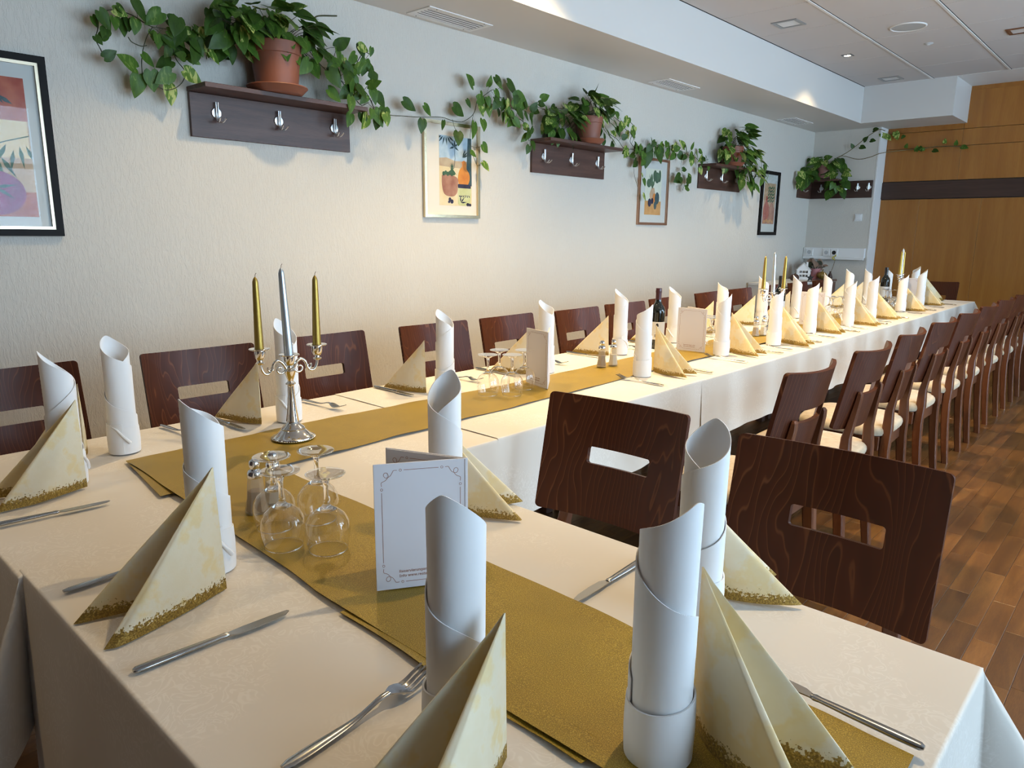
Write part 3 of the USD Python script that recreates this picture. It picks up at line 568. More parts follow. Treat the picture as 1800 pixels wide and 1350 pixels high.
def paper(label, x, y, rz, z, seed, h=0.20, ln=1.0, spread=1.0):
    rg = np.random.RandomState(seed)
    B = np.array([(-0.004, 0), (0.05, -0.026), (0.11, -0.044), (0.158, -0.054), (0.176, -0.053), (0.178, -0.046), (0.150, -0.036), (0.10, -0.018), (0.045, 0.0), (0.10, 0.020), (0.150, 0.039), (0.172, 0.050), (0.168, 0.057), (0.150, 0.058), (0.10, 0.046), (0.05, 0.028)])
    B = B*[ln, spread]+rg.uniform(-0.003, 0.003, B.shape)*[1, 1]
    C = smoothpath(np.vstack([B, B[:1]]), 5)[:-1]; n = len(C); T = np.linspace(0, 1, 14); P = []
    for tt in T:
        w = (1-tt); bulge = 1+0.10*math.sin(PI*tt)
        zz = h*tt
        q = np.column_stack([C[:, 0]*w, C[:, 1]*w*bulge, np.full(n, zz)])
        q[:, 2] += 0.006*w**3*np.clip(C[:, 0]/0.17, 0, 1)*(0.5+0.5*np.sin(C[:, 1]*60+seed))
        P.append(q)
    P[-1] = np.column_stack([C[:, 0]*0.012, C[:, 1]*0.012, np.full(n, h)])
    m = grid(np.array(P).transpose(1, 0, 2), True)
    return solo('folded_paper_napkin', m, 'paper_napkin', label, 'paper napkin', 'cream and gold folded paper napkins', smooth=45, loc=(x, y, z+0.0006), rz=rz)
def fs(m): return TM(np.asarray(m.vertices)*[1.13, 1.07, 1.0], m.faces)
def make_fork(label, loc, rz, group):
    t = thing('dinner_fork', label, 'fork', loc, rz, group)
    def prof(y): return 0.0045+0.010*np.exp(-((y-0.135)/0.030)**2)*1.0+0.011*np.clip((y-0.165)/0.035, 0, 1)**1.6-0.003*np.clip((y-0.145)/0.02, 0, 1)*np.clip((0.185-y)/0.02, 0, 1)
    ys = np.linspace(0, 0.14, 16); wd = np.interp(ys, [0, 0.006, 0.03, 0.07, 0.105, 0.14], [0.0035, 0.0066, 0.0072, 0.0056, 0.0034, 0.0042])
    secs = [np.column_stack([w*np.cos(np.arange(10)/10*2*PI), np.full(10, y), prof(y)+0.0019*np.sin(np.arange(10)/10*2*PI)]) for y, w in zip(ys, wd)]
    part(t, 'handle', fs(loft(secs)), 'steel', 50)
    out = unary_union([Polygon([(-0.0042, 0.139), (0.0042, 0.139), (0.0095, 0.149), (0.0118, 0.158), (0.0120, 0.166), (-0.0120, 0.166), (-0.0118, 0.158), (-0.0095, 0.149)])]+[Polygon([(c-0.0021, 0.160), (c+0.0021, 0.160), (c+0.0020, 0.185), (c+0.0010, 0.202), (c-0.0010, 0.202), (c-0.0020, 0.185)]) for c in (-0.0099, -0.0033, 0.0033, 0.0099)])
    m = man(polyman(out, 0.0018).refine_to_length(0.006)); v = np.array(m.vertices); v[:, 2] += prof(v[:, 1])-0.0008+0.0012*(v[:, 0]/0.012)**2
    part(t, 'tines', fs(TM(v, m.faces)), 'steel', 40)
    return t
def make_knife(label, loc, rz, group):
    t = thing('dinner_knife', label, 'knife', loc, rz, group); th = np.arange(10)/10*2*PI
    secs = [np.column_stack([w*np.cos(th), np.full(10, y), 0.0046+h*np.sin(th)]) for y, w, h in ((0, 0.0035, 0.0022), (0.004, 0.0066, 0.0040), (0.03, 0.0072, 0.0043), (0.08, 0.0064, 0.0038), (0.115, 0.0050, 0.0032), (0.122, 0.0058, 0.0036), (0.127, 0.0042, 0.0025))]
    part(t, 'handle', loft(secs), 'steel', 50)
    bl = Polygon([(-0.0042, 0.126), (0.0048, 0.126), (0.0098, 0.137), (0.0108, 0.165), (0.0095, 0.195), (0.0060, 0.212), (0.0, 0.220), (-0.0035, 0.218), (-0.0052, 0.19), (-0.0056, 0.15)])
    part(t, 'blade', extr(bl, 0.0016, 0.0038), 'brushed_steel', 30)
    return t
fork, knife = Repeat(make_fork), Repeat(make_knife)
ZR = ZT+0.004
def aim(a, b): return math.atan2(-(b[0]-a[0]), b[1]-a[1])
def lay(kind, a, b, what, z=ZR):
    a, b = np.array(a[:2]), np.array(b[:2]); kind(what, (a[0], a[1], z), aim(a, b), 'dinner forks' if kind is fork else 'dinner knives')
nm = ['nearest the camera', 'second from camera', 'third from camera', 'fourth from camera', 'fifth from camera', 'sixth from camera', 'seventh from camera', 'eighth from camera', 'ninth from camera', 'tenth from camera', 'eleventh from camera', 'twelfth from camera', 'thirteenth from camera']
# window side of the long table
RP = [(1128, 662), (1267, 625), (1359, 607), (1422, 586), (1489, 573), (1529, 562), (1582, 548), (1612, 537)]
for k, px in enumerate(RP):
    p = onZ(*px); w = f'window side of long table, {nm[k]}'
    if k == 7: p[0], p[1] = -1.61, 6.85
    rolled('white rolled cloth napkin, '+w, p[0], p[1], 0.15+0.2*math.sin(k*2.1), ZR, 100+k, 0.292+0.012*math.sin(k*3))
    paper('cream gold-edged paper napkin, '+w, p[0]-0.015, p[1]+0.115, 0.03*math.sin(k*5), ZR, 200+k, 0.195)
    lay(fork, (-1.395, p[1]-0.12), (-1.56, p[1]-0.115), 'steel dinner fork, '+w); lay(knife, (-1.385, p[1]+0.255), (-1.60, p[1]+0.26), 'steel dinner knife, '+w)
# wall side
LS = [(-1.962, 0.648), (-1.948, 1.116), (-1.935, 1.745), (-1.90, 2.275), (-1.95, 2.891), (-1.975, 3.43), (-1.98, 3.99), (-1.985, 4.56), (-1.98, 5.11), (-1.99, 5.73), (-1.99, 6.22), (-1.98, 6.66), (-1.98, 7.25)]
LT = [3.35, 3.5, 3.4, 3.2, 3.5, 3.4, 3.5, 3.6, 3.5, 3.4, 3.5, 3.5, 3.3]
for k, (x, y) in enumerate(LS):
    w = f'wall side of long table, {nm[k]}'
    rolled('white rolled cloth napkin, '+w, x, y, LT[k], ZR, 130+k, 0.300+0.010*math.sin(k*2))
    paper('cream gold-edged paper napkin, '+w, x-0.01, y-0.088 if k else y-0.09, PI+0.05*math.sin(k*3)+(0.12 if k == 0 else 0), ZR, 230+k, 0.19)
    lay(fork, (-2.145, y+0.165), (-1.965, y+0.18), 'steel dinner fork, '+w); 
    if k: lay(knife, (-2.15, y-0.16), (-1.945, y-0.155), 'steel dinner knife, '+w)
# far end
rolled('white rolled cloth napkin at the far end of the long table', -1.80, 7.42, 0.8, ZT+0.0075, 160); paper('cream gold-edged paper napkin at the far end of the long table', -1.715, 7.44, PI/2-0.5, ZT+0.0075, 260)
# head table, camera side
ZH = ZT+0.0125
rolled('white rolled cloth napkin at far left, behind the leftmost paper napkin', -1.794, 0.470, 4.5, ZR, 171, 0.305)
paper('cream gold-edged paper napkin cut by the left photo edge', -1.737, 0.485, -PI/2-0.10, ZR, 271, 0.20, 1.0)
lay(knife, onZ(-30, 935), onZ(218, 882), 'steel dinner knife at far left, cut by the photo edge')
rolled('white rolled cloth napkin left of the wine glasses, behind the front left paper napkin', -1.150, 0.500, 4.5, ZR, 172, 0.300)
paper('cream gold-edged paper napkin standing in the front left', -1.063, 0.474, -PI/2-0.02, ZR, 272, 0.205, 1.10, 1.0)
lay(fork, onZ(112, 1048), onZ(330, 975), 'steel dinner fork half hidden behind the front left paper napkin')
lay(knife, onZ(235, 1190), onZ(510, 1082), 'steel dinner knife lying in the front left beside the paper napkin')
rolled('white rolled cloth napkin in the bottom middle in front of the menu card', -0.530, 0.490, 5.1, ZH-0.003, 173, 0.300)
paper('cream gold-edged paper napkin at the bottom middle edge of the photo', -0.468, 0.503, -PI/2-0.03, ZR, 273, 0.178, 1.15, 0.9)
q_ = onZ(753, 1196); a_ = onZ(515, 1350); d_ = (q_-a_)/np.linalg.norm(q_-a_)
lay(fork, q_-d_*0.217, q_, 'steel dinner fork at the bottom middle with tines pointing to the rolled napkin')
# head table, far side
rolled('white rolled cloth napkin behind the menu card in front of the slotted chair', -1.005, 0.905, 1.95, ZR, 174, 0.305)
paper('cream gold-edged paper napkin behind the large menu card', -1.075, 0.945, 0.66, ZR, 274, 0.19, 1.0)
lay(knife, (-0.628, 1.045), (-0.623, 0.832), 'steel dinner knife between the menu card and the rightmost chair')
rolled('white rolled cloth napkin in front of the rightmost chair, taller opening', -0.472, 0.935, 1.75, ZR, 175, 0.300)
paper('cream gold-edged paper napkin behind two white rolls, before the rightmost chair', -0.530, 0.985, 0.69, ZR, 275, 0.185, 1.0)
# head table, right end
rolled('white rolled cloth napkin standing front right on the gold runner', -0.352, 0.628, -0.2, ZH-0.003, 176, 0.300)
paper('large cream gold-edged paper napkin front right on the gold runner', -0.346, 0.692, -0.10, ZH, 276, 0.196, 1.0, 1.0)
lay(knife, (-0.134, 0.826), (-0.352, 0.838), 'steel dinner knife at the right end of the head table', ZH)

# ------------------------------------------------------------------ candelabra and candles
def candelabrum(label, x, y, rz, n, where):
    t = thing('candelabrum', label, 'candelabra', (x, y, ZH-0.004), rz, 'silver candelabra on the long table')
    part(t, 'base', lathe([(0, 0.003), (0.052, 0.0), (0.0565, 0.0015), (0.0575, 0.004), (0.0565, 0.007), (0.053, 0.0085), (0.044, 0.014), (0.034, 0.024), (0.032, 0.027), (0.0325, 0.029), (0.029, 0.033), (0.021, 0.039), (0.0165, 0.045), (0.015, 0.05)], 44), 'silver', 35)
    beads = [xf(trimesh.creation.icosphere(1, 0.0022), None, (0.0572*math.cos(a), 0.0572*math.sin(a), 0.0035)) for a in np.arange(60)/60*2*PI]
    part(t, 'beading', cat(beads), 'silver', True)
    part(t, 'stem', lathe([(0.015, 0.048), (0.0175, 0.050), (0.0165, 0.056), (0.0125, 0.085), (0.0095, 0.12), (0.0085, 0.145), (0.009, 0.150), (0.0135, 0.153), (0.0135, 0.156), (0.008, 0.160), (0.0075, 0.164), (0.0105, 0.172), (0.0145, 0.184), (0.0155, 0.190), (0.012, 0.194), (0.0, 0.195)], 28), 'silver', 35)
    cup = [(0, 0.0), (0.004, 0.0), (0.010, 0.003), (0.0115, 0.006), (0.006, 0.009), (0.0055, 0.012), (0.010, 0.015), (0.0135, 0.022), (0.0148, 0.034), (0.0145, 0.040), (0.0265, 0.042), (0.0275, 0.0435), (0.0265, 0.045), (0.0135, 0.0435), (0.0128, 0.030), (0.0, 0.028)]
    part(t, 'candle_cup', lathe(cup, 28, (0, 0, 0.190)), 'silver', 35, 'central candle cup')
    for s in (-1, 1):
        arm = smoothpath([(s*0.010, 0, 0.196), (s*0.020, 0, 0.213), (s*0.032, 0, 0.220), (s*0.043, 0, 0.212), (s*0.048, 0, 0.197), (s*0.056, 0, 0.187), (s*0.067, 0, 0.187), (s*0.075, 0, 0.199), (s*0.078, 0, 0.215)], 6)
        part(t, 'arm', tube(arm, np.linspace(0.0042, 0.0034, len(arm)), 10), 'silver', 60)
        q = [(s*(0.026+0.016*(1-u*0.8)*math.cos(2.2+u*7)), 0, 0.196+0.016*(1-u*0.8)*math.sin(2.2+u*7)) for u in np.linspace(0, 1, 26)]
        part(t, 'scroll', tube(q, np.linspace(0.0034, 0.0022, 26), 8), 'silver', 60)
        q = [(s*(0.050+0.010*(1-u*0.8)*math.cos(0.6-u*6)), 0, 0.199+0.010*(1-u*0.8)*math.sin(0.6-u*6)) for u in np.linspace(0, 1, 20)]
        part(t, 'scroll', tube(q, np.linspace(0.0030, 0.0018, 20), 8), 'silver', 60)
        part(t, 'candle_cup', lathe(cup, 28, (s*0.078, 0, 0.212)), 'silver', 35)
    c, sn = math.cos(rz), math.sin(rz)
    for s, m_, L, zb, col, tl in ((-1, 'candle_gold', 0.205, 0.241, 'gold', 0.0), (0, 'candle_silver', 0.250, 0.219, 'silver', -0.010), (1, 'candle_gold', 0.205, 0.241, 'gold', 0.004)):
        lab = f'{"tall " if s == 0 else ""}{col} taper candle {("on the left arm of", "in the centre of", "on the right arm of")[s+1]} the {where} candelabra'
        k = thing('taper_candle', lab, 'candle', (x+c*s*0.078, y+sn*s*0.078, ZH-0.004+zb), rz, 'taper candles')
        w = 0.0125 if s == 0 else 0.0118
        ax = smoothpath([(tl*u*L/0.25, 0, u*L) for u in (0, 0.25, 0.5, 0.75, 0.93)], 3); rr = np.interp(np.linspace(0, 1, len(ax)), [0, 0.05, 1], [w*0.93, w, w*0.62])
        ax = np.vstack([ax, ax[-1]+[0, 0, L*0.035], ax[-1]+[0, 0, L*0.06]]); rr = np.append(rr, [w*0.42, w*0.12])
        part(k, 'wax', tube(ax, rr, 18), m_, 40)
        part(k, 'wick', tube([ax[-1]-[0, 0, 0.002], ax[-1]+[0.001, 0, 0.006], ax[-1]+[0.004, 0, 0.010]], 0.0009, 6), 'wick', True)
candelabrum('silver three-arm candelabra nearest the camera on the gold runner', -1.747, 1.010, 0.742+0.62, 0, 'nearest')
candelabrum('silver three-arm candelabra halfway along the long table', -1.76, 4.18, 0.742+0.45, 1, 'middle')
candelabrum('silver three-arm candelabra at the far end of the long table', -1.74, 6.70, 0.742+0.95, 2, 'farthest')

# ------------------------------------------------------------------ glasses, shakers, bottles, menus
GK = 0.945
def glz(p): return [(r, z*GK) for r, z in p]
def make_glass(label, loc, rz, group):
    t = thing('wine_glass', label, 'wine glass', loc, rz, group)
    o = [(0.0335, 0.0005), (0.0365, 0.012), (0.0392, 0.028), (0.0400, 0.042), (0.0375, 0.058), (0.0310, 0.070), (0.0215, 0.079), (0.0110, 0.0835)]
    part(t, 'bowl', lathe(glz(o+[(0.0, 0.0845)]), 40), 'thin_glass', True)
    part(t, 'rim', lathe([(0.0328, 0.0012), (0.0335, 0.0004), (0.0341, 0.0012), (0.0337, 0.0024), (0.0330, 0.0024), (0.0328, 0.0012)], 40), 'clear_glass', True)
    part(t, 'stem', lathe(glz([(0, 0.078), (0.014, 0.0795), (0.0175, 0.0815), (0.0095, 0.0865), (0.0055, 0.092), (0.0045, 0.100), (0.0042, 0.118), (0.0052, 0.132), (0.0075, 0.139), (0.0, 0.1395)]), 24), 'clear_glass', 50)
    part(t, 'foot', lathe(glz([(0.0075, 0.1385), (0.018, 0.1450), (0.030, 0.1485), (0.0345, 0.150), (0.0352, 0.1512), (0.034, 0.1522), (0.02, 0.1520), (0.0, 0.1515)]), 40), 'thin_glass', 50)
    return t
glass = Repeat(make_glass)
zg = ZT+0.0105
GL = [('near the large menu card, front left of the four', onZ(500, 969)), ('near the large menu card, front right of the four', onZ(578, 975)), ('near the large menu card, back left of the four', onZ(485, 936)), ('near the large menu card, back right of the four', onZ(561, 922)),
      ('beside the second menu card, front left of the four', (-1.745, 1.775)), ('beside the second menu card, front right of the four', (-1.685, 1.835)), ('beside the second menu card, back left of the four', (-1.790, 1.880)), ('beside the second menu card, back right of the four', (-1.725, 1.945))]
for k, (dx, dy) in enumerate([(0, 0), (0.075, 0.03), (-0.05, 0.08), (0.03, 0.105)]):
    q = ['front left', 'front right', 'back left', 'back right'][k]
    GL += [(f'behind the third menu card, {q} of the four', (-1.745+dx, 3.42+dy)), (f'by the fourth menu card, {q} of the four', (-1.775+dx, 5.25+dy)), (f'beside the farthest candelabra, {q} of the four', (-1.70+dx, 6.30+dy))]
for lab, p in GL: glass('upturned wine glass '+lab, (p[0], p[1], zg), 0, 'upturned wine glasses')
def shaker(label, x, y, content, z=ZH-0.003):
    t = thing('shaker', label, 'salt and pepper shaker', (x, y, z), 0, 'glass shakers with chrome tops'); n = 6
    def hexa(r, z): a = np.arange(12)/12*2*PI; rr = r*(1+0.05*np.cos(a*6)); return np.column_stack([rr*np.cos(a), rr*np.sin(a), np.full(12, z)])
    part(t, 'body', loft([hexa(0.0215, 0), hexa(0.0222, 0.004), hexa(0.0175, 0.03), hexa(0.0150, 0.06), hexa(0.0135, 0.078)]), 'shaker_glass', 30)
    part(t, 'contents', loft([hexa(0.0195, 0.004), hexa(0.0160, 0.03), hexa(0.0148, 0.046)]), content, 30)
    part(t, 'cap', lathe([(0.0140, 0.074), (0.0150, 0.076), (0.0150, 0.084), (0.012, 0.089), (0.0075, 0.091)], 20), 'chrome', 40)
    part(t, 'knob', lathe([(0.0075, 0.090), (0.0095, 0.095), (0.0110, 0.101), (0.0095, 0.108), (0.005, 0.112), (0, 0.1125)], 20), 'chrome', True)
p = onZ(446, 810, 0.868); shaker('glass pepper shaker with chrome top, left of the near wine glasses', p[0], p[1], 'pepper'); p = onZ(478, 796, 0.868); shaker('glass salt shaker with chrome top, behind the near wine glasses', p[0], p[1], 'salt')
shaker('glass pepper shaker beside the second rolled napkin on long table, left of pair', -1.790, 2.52, 'pepper', zg); shaker('glass salt shaker beside the second rolled napkin on long table, right of pair', -1.775, 2.585, 'salt', zg)
shaker('glass pepper shaker in front of the middle candelabra, left of pair', -1.745, 3.95, 'pepper', zg); shaker('glass salt shaker in front of the middle candelabra, right of pair', -1.725, 4.01, 'salt', zg)
def bottle(label, x, y, cap, lab_m, text, z=ZR):
    t = thing('wine_bottle', label, 'wine bottle', (x, y, z), math.atan2(-y, -x), 'dark wine bottles'); 
    part(t, 'glass_body', lathe([(0, 0.012), (0.02, 0.006), (0.034, 0.0), (0.0372, 0.004), (0.0378, 0.012), (0.0378, 0.178), (0.0365, 0.192), (0.031, 0.207), (0.022, 0.220), (0.0162, 0.232), (0.0145, 0.245), (0.0140, 0.262)], 36), 'bottle_glass', 50)
    part(t, 'capsule', lathe([(0.0146, 0.238), (0.0144, 0.278), (0.0156, 0.281), (0.0158, 0.290), (0.0150, 0.292), (0.0150, 0.3), (0.0142, 0.3015), (0, 0.302)], 28), cap, 40)
    a = np.linspace(-1.25, 1.25, 26); P = np.stack([np.stack([0.0383*np.cos(a), 0.0383*np.sin(a), np.full_like(a, zz)], -1) for zz in (0.045, 0.09, 0.135)], 1)
    lb = part(t, 'label', shell(P, 0.0005), lab_m, True)
    def wrap(m): v = np.array(m.vertices); r = 0.0387+v[:, 2]; return TM(np.column_stack([r*np.cos(v[:, 0]/0.0387), r*np.sin(v[:, 0]/0.0387), v[:, 1]]), m.faces)
    if text:
        m = meshkit.text_mesh(text, 0.013, 0.0003, True); v = np.array(m.vertices); v[:, 0] -= v[:, 0].max()/2; v[:, 1] += 0.058
        part(t, 'lettering', wrap(TM(v, m.faces)), 'ink', False)
        tr = unary_union([Point(0, 0.121).buffer(0.0062, quad_segs=4), Point(-0.004, 0.115).buffer(0.0036, quad_segs=3), Point(0.004, 0.115).buffer(0.0036, quad_segs=3), sbox(-0.0011, 0.098, 0.0011, 0.113), sbox(-0.005, 0.097, 0.005, 0.0985)])
        m = extr(tr, 0.0003); part(t, 'emblem', wrap(m), 'ink', False)
        m = extr(sbox(-0.011, 0.082, 0.011, 0.0832), 0.0003); part(t, 'rule_line', wrap(m), 'ink', False)
bottle('dark red wine bottle with burgundy capsule and cream label near the third menu', -1.93, 3.19, 'bottle_capsule', 'label_paper', 'BA')
bottle('dark wine bottle with black capsule behind the middle candelabra', -1.985, 4.83, 'capsule_black', 'label_blue', None)
bottle('dark wine bottle farthest away, before the oak wall', -1.93, 6.98, 'capsule_black', 'label_blue', None)

def ornament():
    'corner loops, rings and rules of the menu border, in a 0.148 x 0.21 card with its left lower corner at 0,0'
    w, h, s = 0.148, 0.21, 0.00042; g = []
    for sx in (0, 1):
        for sy in (0, 1):
            loop = [(0.012, 0.036), (0.012, 0.030), (0.018, 0.027), (0.0225, 0.021), (0.0215, 0.0155), (0.0175, 0.0145), (0.0155, 0.018), (0.0185, 0.0225), (0.025, 0.0205), (0.029, 0.0150), (0.031, 0.0115), (0.036, 0.0115)]
            L = LineString(smoothpath(loop, 4)); rings = [Point(0.0415, 0.0115).buffer(0.0022).difference(Point(0.0415, 0.0115).buffer(0.0015)), Point(0.012, 0.0415).buffer(0.0022).difference(Point(0.012, 0.0415).buffer(0.0015))]
            q = unary_union([L.buffer(s)]+rings); q = affinity.scale(q, -1 if sx else 1, -1 if sy else 1, origin=(0, 0)); g.append(affinity.translate(q, w if sx else 0, h if sy else 0))
    for y in (0.0115, h-0.0115): g.append(LineString([(0.047, y), (w-0.047, y)]).buffer(s))
    for x in (0.012, w-0.012): g.append(LineString([(x, 0.047), (x, h-0.047)]).buffer(s))
    return unary_union(g)
ORN = ornament()
def menu(label, spine, front, back, z, text=True, side=1):
    'a folded card standing on edge; front, back: directions of the two leaves from the spine'
    t = thing('menu_card', label, 'menu card', (spine[0], spine[1], z), 0, 'folded white menu cards')
    for nm_, d, sg in (('front_cover', front, side), ('back_cover', back, -side)):
        a = math.atan2(d[1], d[0]); Rm = rotz(a)
        part(t, nm_, xf(cbox(0.0, 0.148, -0.0012, 0.0012, 0, 0.21, 0.0004), Rm), 'menu_paper', False)
        inn = -sg
        part(t, 'inner_pages', xf(cat([box(0.002, 0.146-0.001*k, inn*0.0015+inn*0.0011*k-0.0004, inn*0.0015+inn*0.0011*k+0.0004, 0.001, 0.209) for k in range(3)]), Rm), 'menu_pages', False)
        # print: drawing plane x along the leaf, y up, on the outer face (front) and inner face edge of the back leaf
        def onface(m, flip):
            v = np.array(m.vertices); x = v[:, 0].copy()
            if flip: x = 0.148-x
            f = m.faces[:, ::-1] if flip else m.faces
            return xf(TM(np.column_stack([x, (0.0012+v[:, 2])*sg if nm_ == 'front_cover' else (0.0043+v[:, 2])*side, v[:, 1]]), f), Rm)
        part(t, 'printed_border', onface(extr(ORN, 0.0002), True), 'rose_ink', False)
        if nm_ == 'front_cover' and text:
            for k, s in enumerate(('Reservierungen unter', 'Info www.restaurant-')):
                m = meshkit.text_mesh(s, 0.0044, 0.0002, True); v = np.array(m.vertices); v[:, 0] += 0.036; v[:, 1] += 0.0275-0.0078*k
                part(t, 'lettering', onface(TM(v, m.faces), True), 'rose_ink', False)
    return t
def U(a, b): d = np.array(b)-np.array(a); return d/np.hypot(*d)
sp_ = (-0.792, 0.760)
menu('large white menu card standing open on the runner in front of the wine glasses', sp_, U(sp_, (-0.872, 0.632)), U(sp_, (-0.930, 0.704)), ZH-0.002, True, 1)
menu('white menu card standing open beside the second group of upturned glasses', (-1.655, 1.995), U((-1.655, 1.995), (-1.79, 2.035)), U((-1.655, 1.995), (-1.745, 2.115)), ZT+0.0105, True, 1)
menu('white menu card standing between the dark red bottle and the window side napkins', (-1.655, 3.185), U((-1.655, 3.185), (-1.803, 3.170)), U((-1.655, 3.185), (-1.79, 3.24)), ZT+0.0105, True, 1)
menu('white menu card standing right of the middle candelabra', (-1.64, 4.70), U((-1.64, 4.70), (-1.785, 4.69)), U((-1.64, 4.70), (-1.77, 4.77)), ZT+0.0105, True, 1)
menu('white menu card at the far end beside the last rolled napkins', (-1.66, 6.98), U((-1.66, 6.98), (-1.805, 6.95)), U((-1.66, 6.98), (-1.78, 7.06)), ZT+0.0105, True, 1)

# ------------------------------------------------------------------ coat racks on the walls
def hook(parent, loc, R):
    h = part(parent, 'coat_hook', xf(lathe([(0, 0.007), (0.022, 0.006), (0.024, 0.004), (0.024, 0.0), (0, 0)], 28), R, loc), 'hook_metal', 40)
    for s in (-1, 1):
        q = smoothpath([(s*0.005, 0.047, 0.013), (s*0.005, 0.0, 0.013), (s*0.005, -0.026, 0.014), (s*0.007, -0.040, 0.024), (s*0.010, -0.042, 0.046), (s*0.014, -0.026, 0.068)], 5)
        part(h, 'prong', xf(tube(q, 0.0036, 8), R, loc), 'hook_metal', 60)
def rack(label, y0, y1, z0, z1, depth):
    t = thing('coat_rack', label, 'coat rack', (XW, 0, 0), 0, 'dark coat racks with hooks and shelf')
    part(t, 'back_board', cbox(0.001, 0.019, y0, y1, z0, z1-0.022, 0.001), 'dark_rack', False)
    part(t, 'shelf', cbox(0.0, depth, y0-0.002, y1+0.002, z1-0.021, z1, 0.0015), 'dark_rack', False)
    n = y1-y0
    for f in (0.14, 0.51, 0.885): hook(t, (0.019, y0+f*n, z0+0.113), WALLR)
rack('dark wooden coat rack with three hooks, nearest and largest, under the big pothos', 1.55, 2.41, 1.740, 1.955, 0.185)
rack('dark wooden coat rack with three hooks between the gold and copper framed prints', 3.91, 4.76, 1.735, 1.955, 0.185)
rack('dark wooden coat rack with three hooks beside the narrow black framed print', 6.26, 7.10, 1.745, 1.960, 0.185)
t = thing('coat_rack', 'dark wooden coat rack running round the far corner with hooks', 'coat rack', (0, 0, 0), 0, 'dark coat racks with hooks and shelf')
part(t, 'back_board', cbox(XW+0.02, -2.735, YF-0.019, YF-0.001, 1.755, 1.945, 0.001), 'dark_band', False)
part(t, 'back_board', cbox(XW+0.001, XW+0.019, 8.60, YF-0.001, 1.755, 1.945, 0.001), 'dark_rack', False)
part(t, 'shelf', cbox(XW, -3.06, YF-0.185, YF, 1.945, 1.965, 0.001), 'dark_rack', False)
FARR = np.array([[1, 0, 0], [0, 0, -1], [0, 1, 0]], float)      # drawing on the far wall, facing -Y
for x in (-3.30, -3.16, -3.02, -2.89, -2.77): hook(t, (x, YF-0.019, 1.868), FARR)
hook(t, (XW+0.019, 8.72, 1.868), WALLR)

# ------------------------------------------------------------------ pothos plants
def leaf(B, T, n, wf=0.62, rg=random, fold=0.16):
    B, T, n = np.array(B, float), np.array(T, float), np.array(n, float)
    d = T-B; L = np.linalg.norm(d); d /= L; n = n-d*(n@d); n /= np.linalg.norm(n); s = np.cross(d, n); W = L*wf
    ts = [-0.06, 0.04, 0.2, 0.4, 0.6, 0.8, 0.93, 1.0]; hw = [0.22, 0.37, 0.48, 0.46, 0.36, 0.20, 0.08, 0.0]
    cur = rg.uniform(0.05, 0.22); P = []
    for t, h in zip(ts, hw):
        row = []
        for u in (-1, -0.5, 0, 0.5, 1):
            tt = t-(0.05 if (t < 0.1 and abs(u) == 1) else 0)+(0.09 if (t < 0 and u == 0) else 0)
            row.append(B+d*(tt*L)+s*(u*h*W)+n*(L*(-cur*t*t+fold*abs(u)*h*1.2-0.10*(abs(u) == 1)*h)))
        P.append(row)
    m = grid(np.array(P)); a = m.area_faces > 1e-10
    return TM(m.vertices, m.faces[a])
LM = ['leaf_dark', 'leaf_dark', 'leaf_mid', 'leaf_mid', 'leaf_pale']
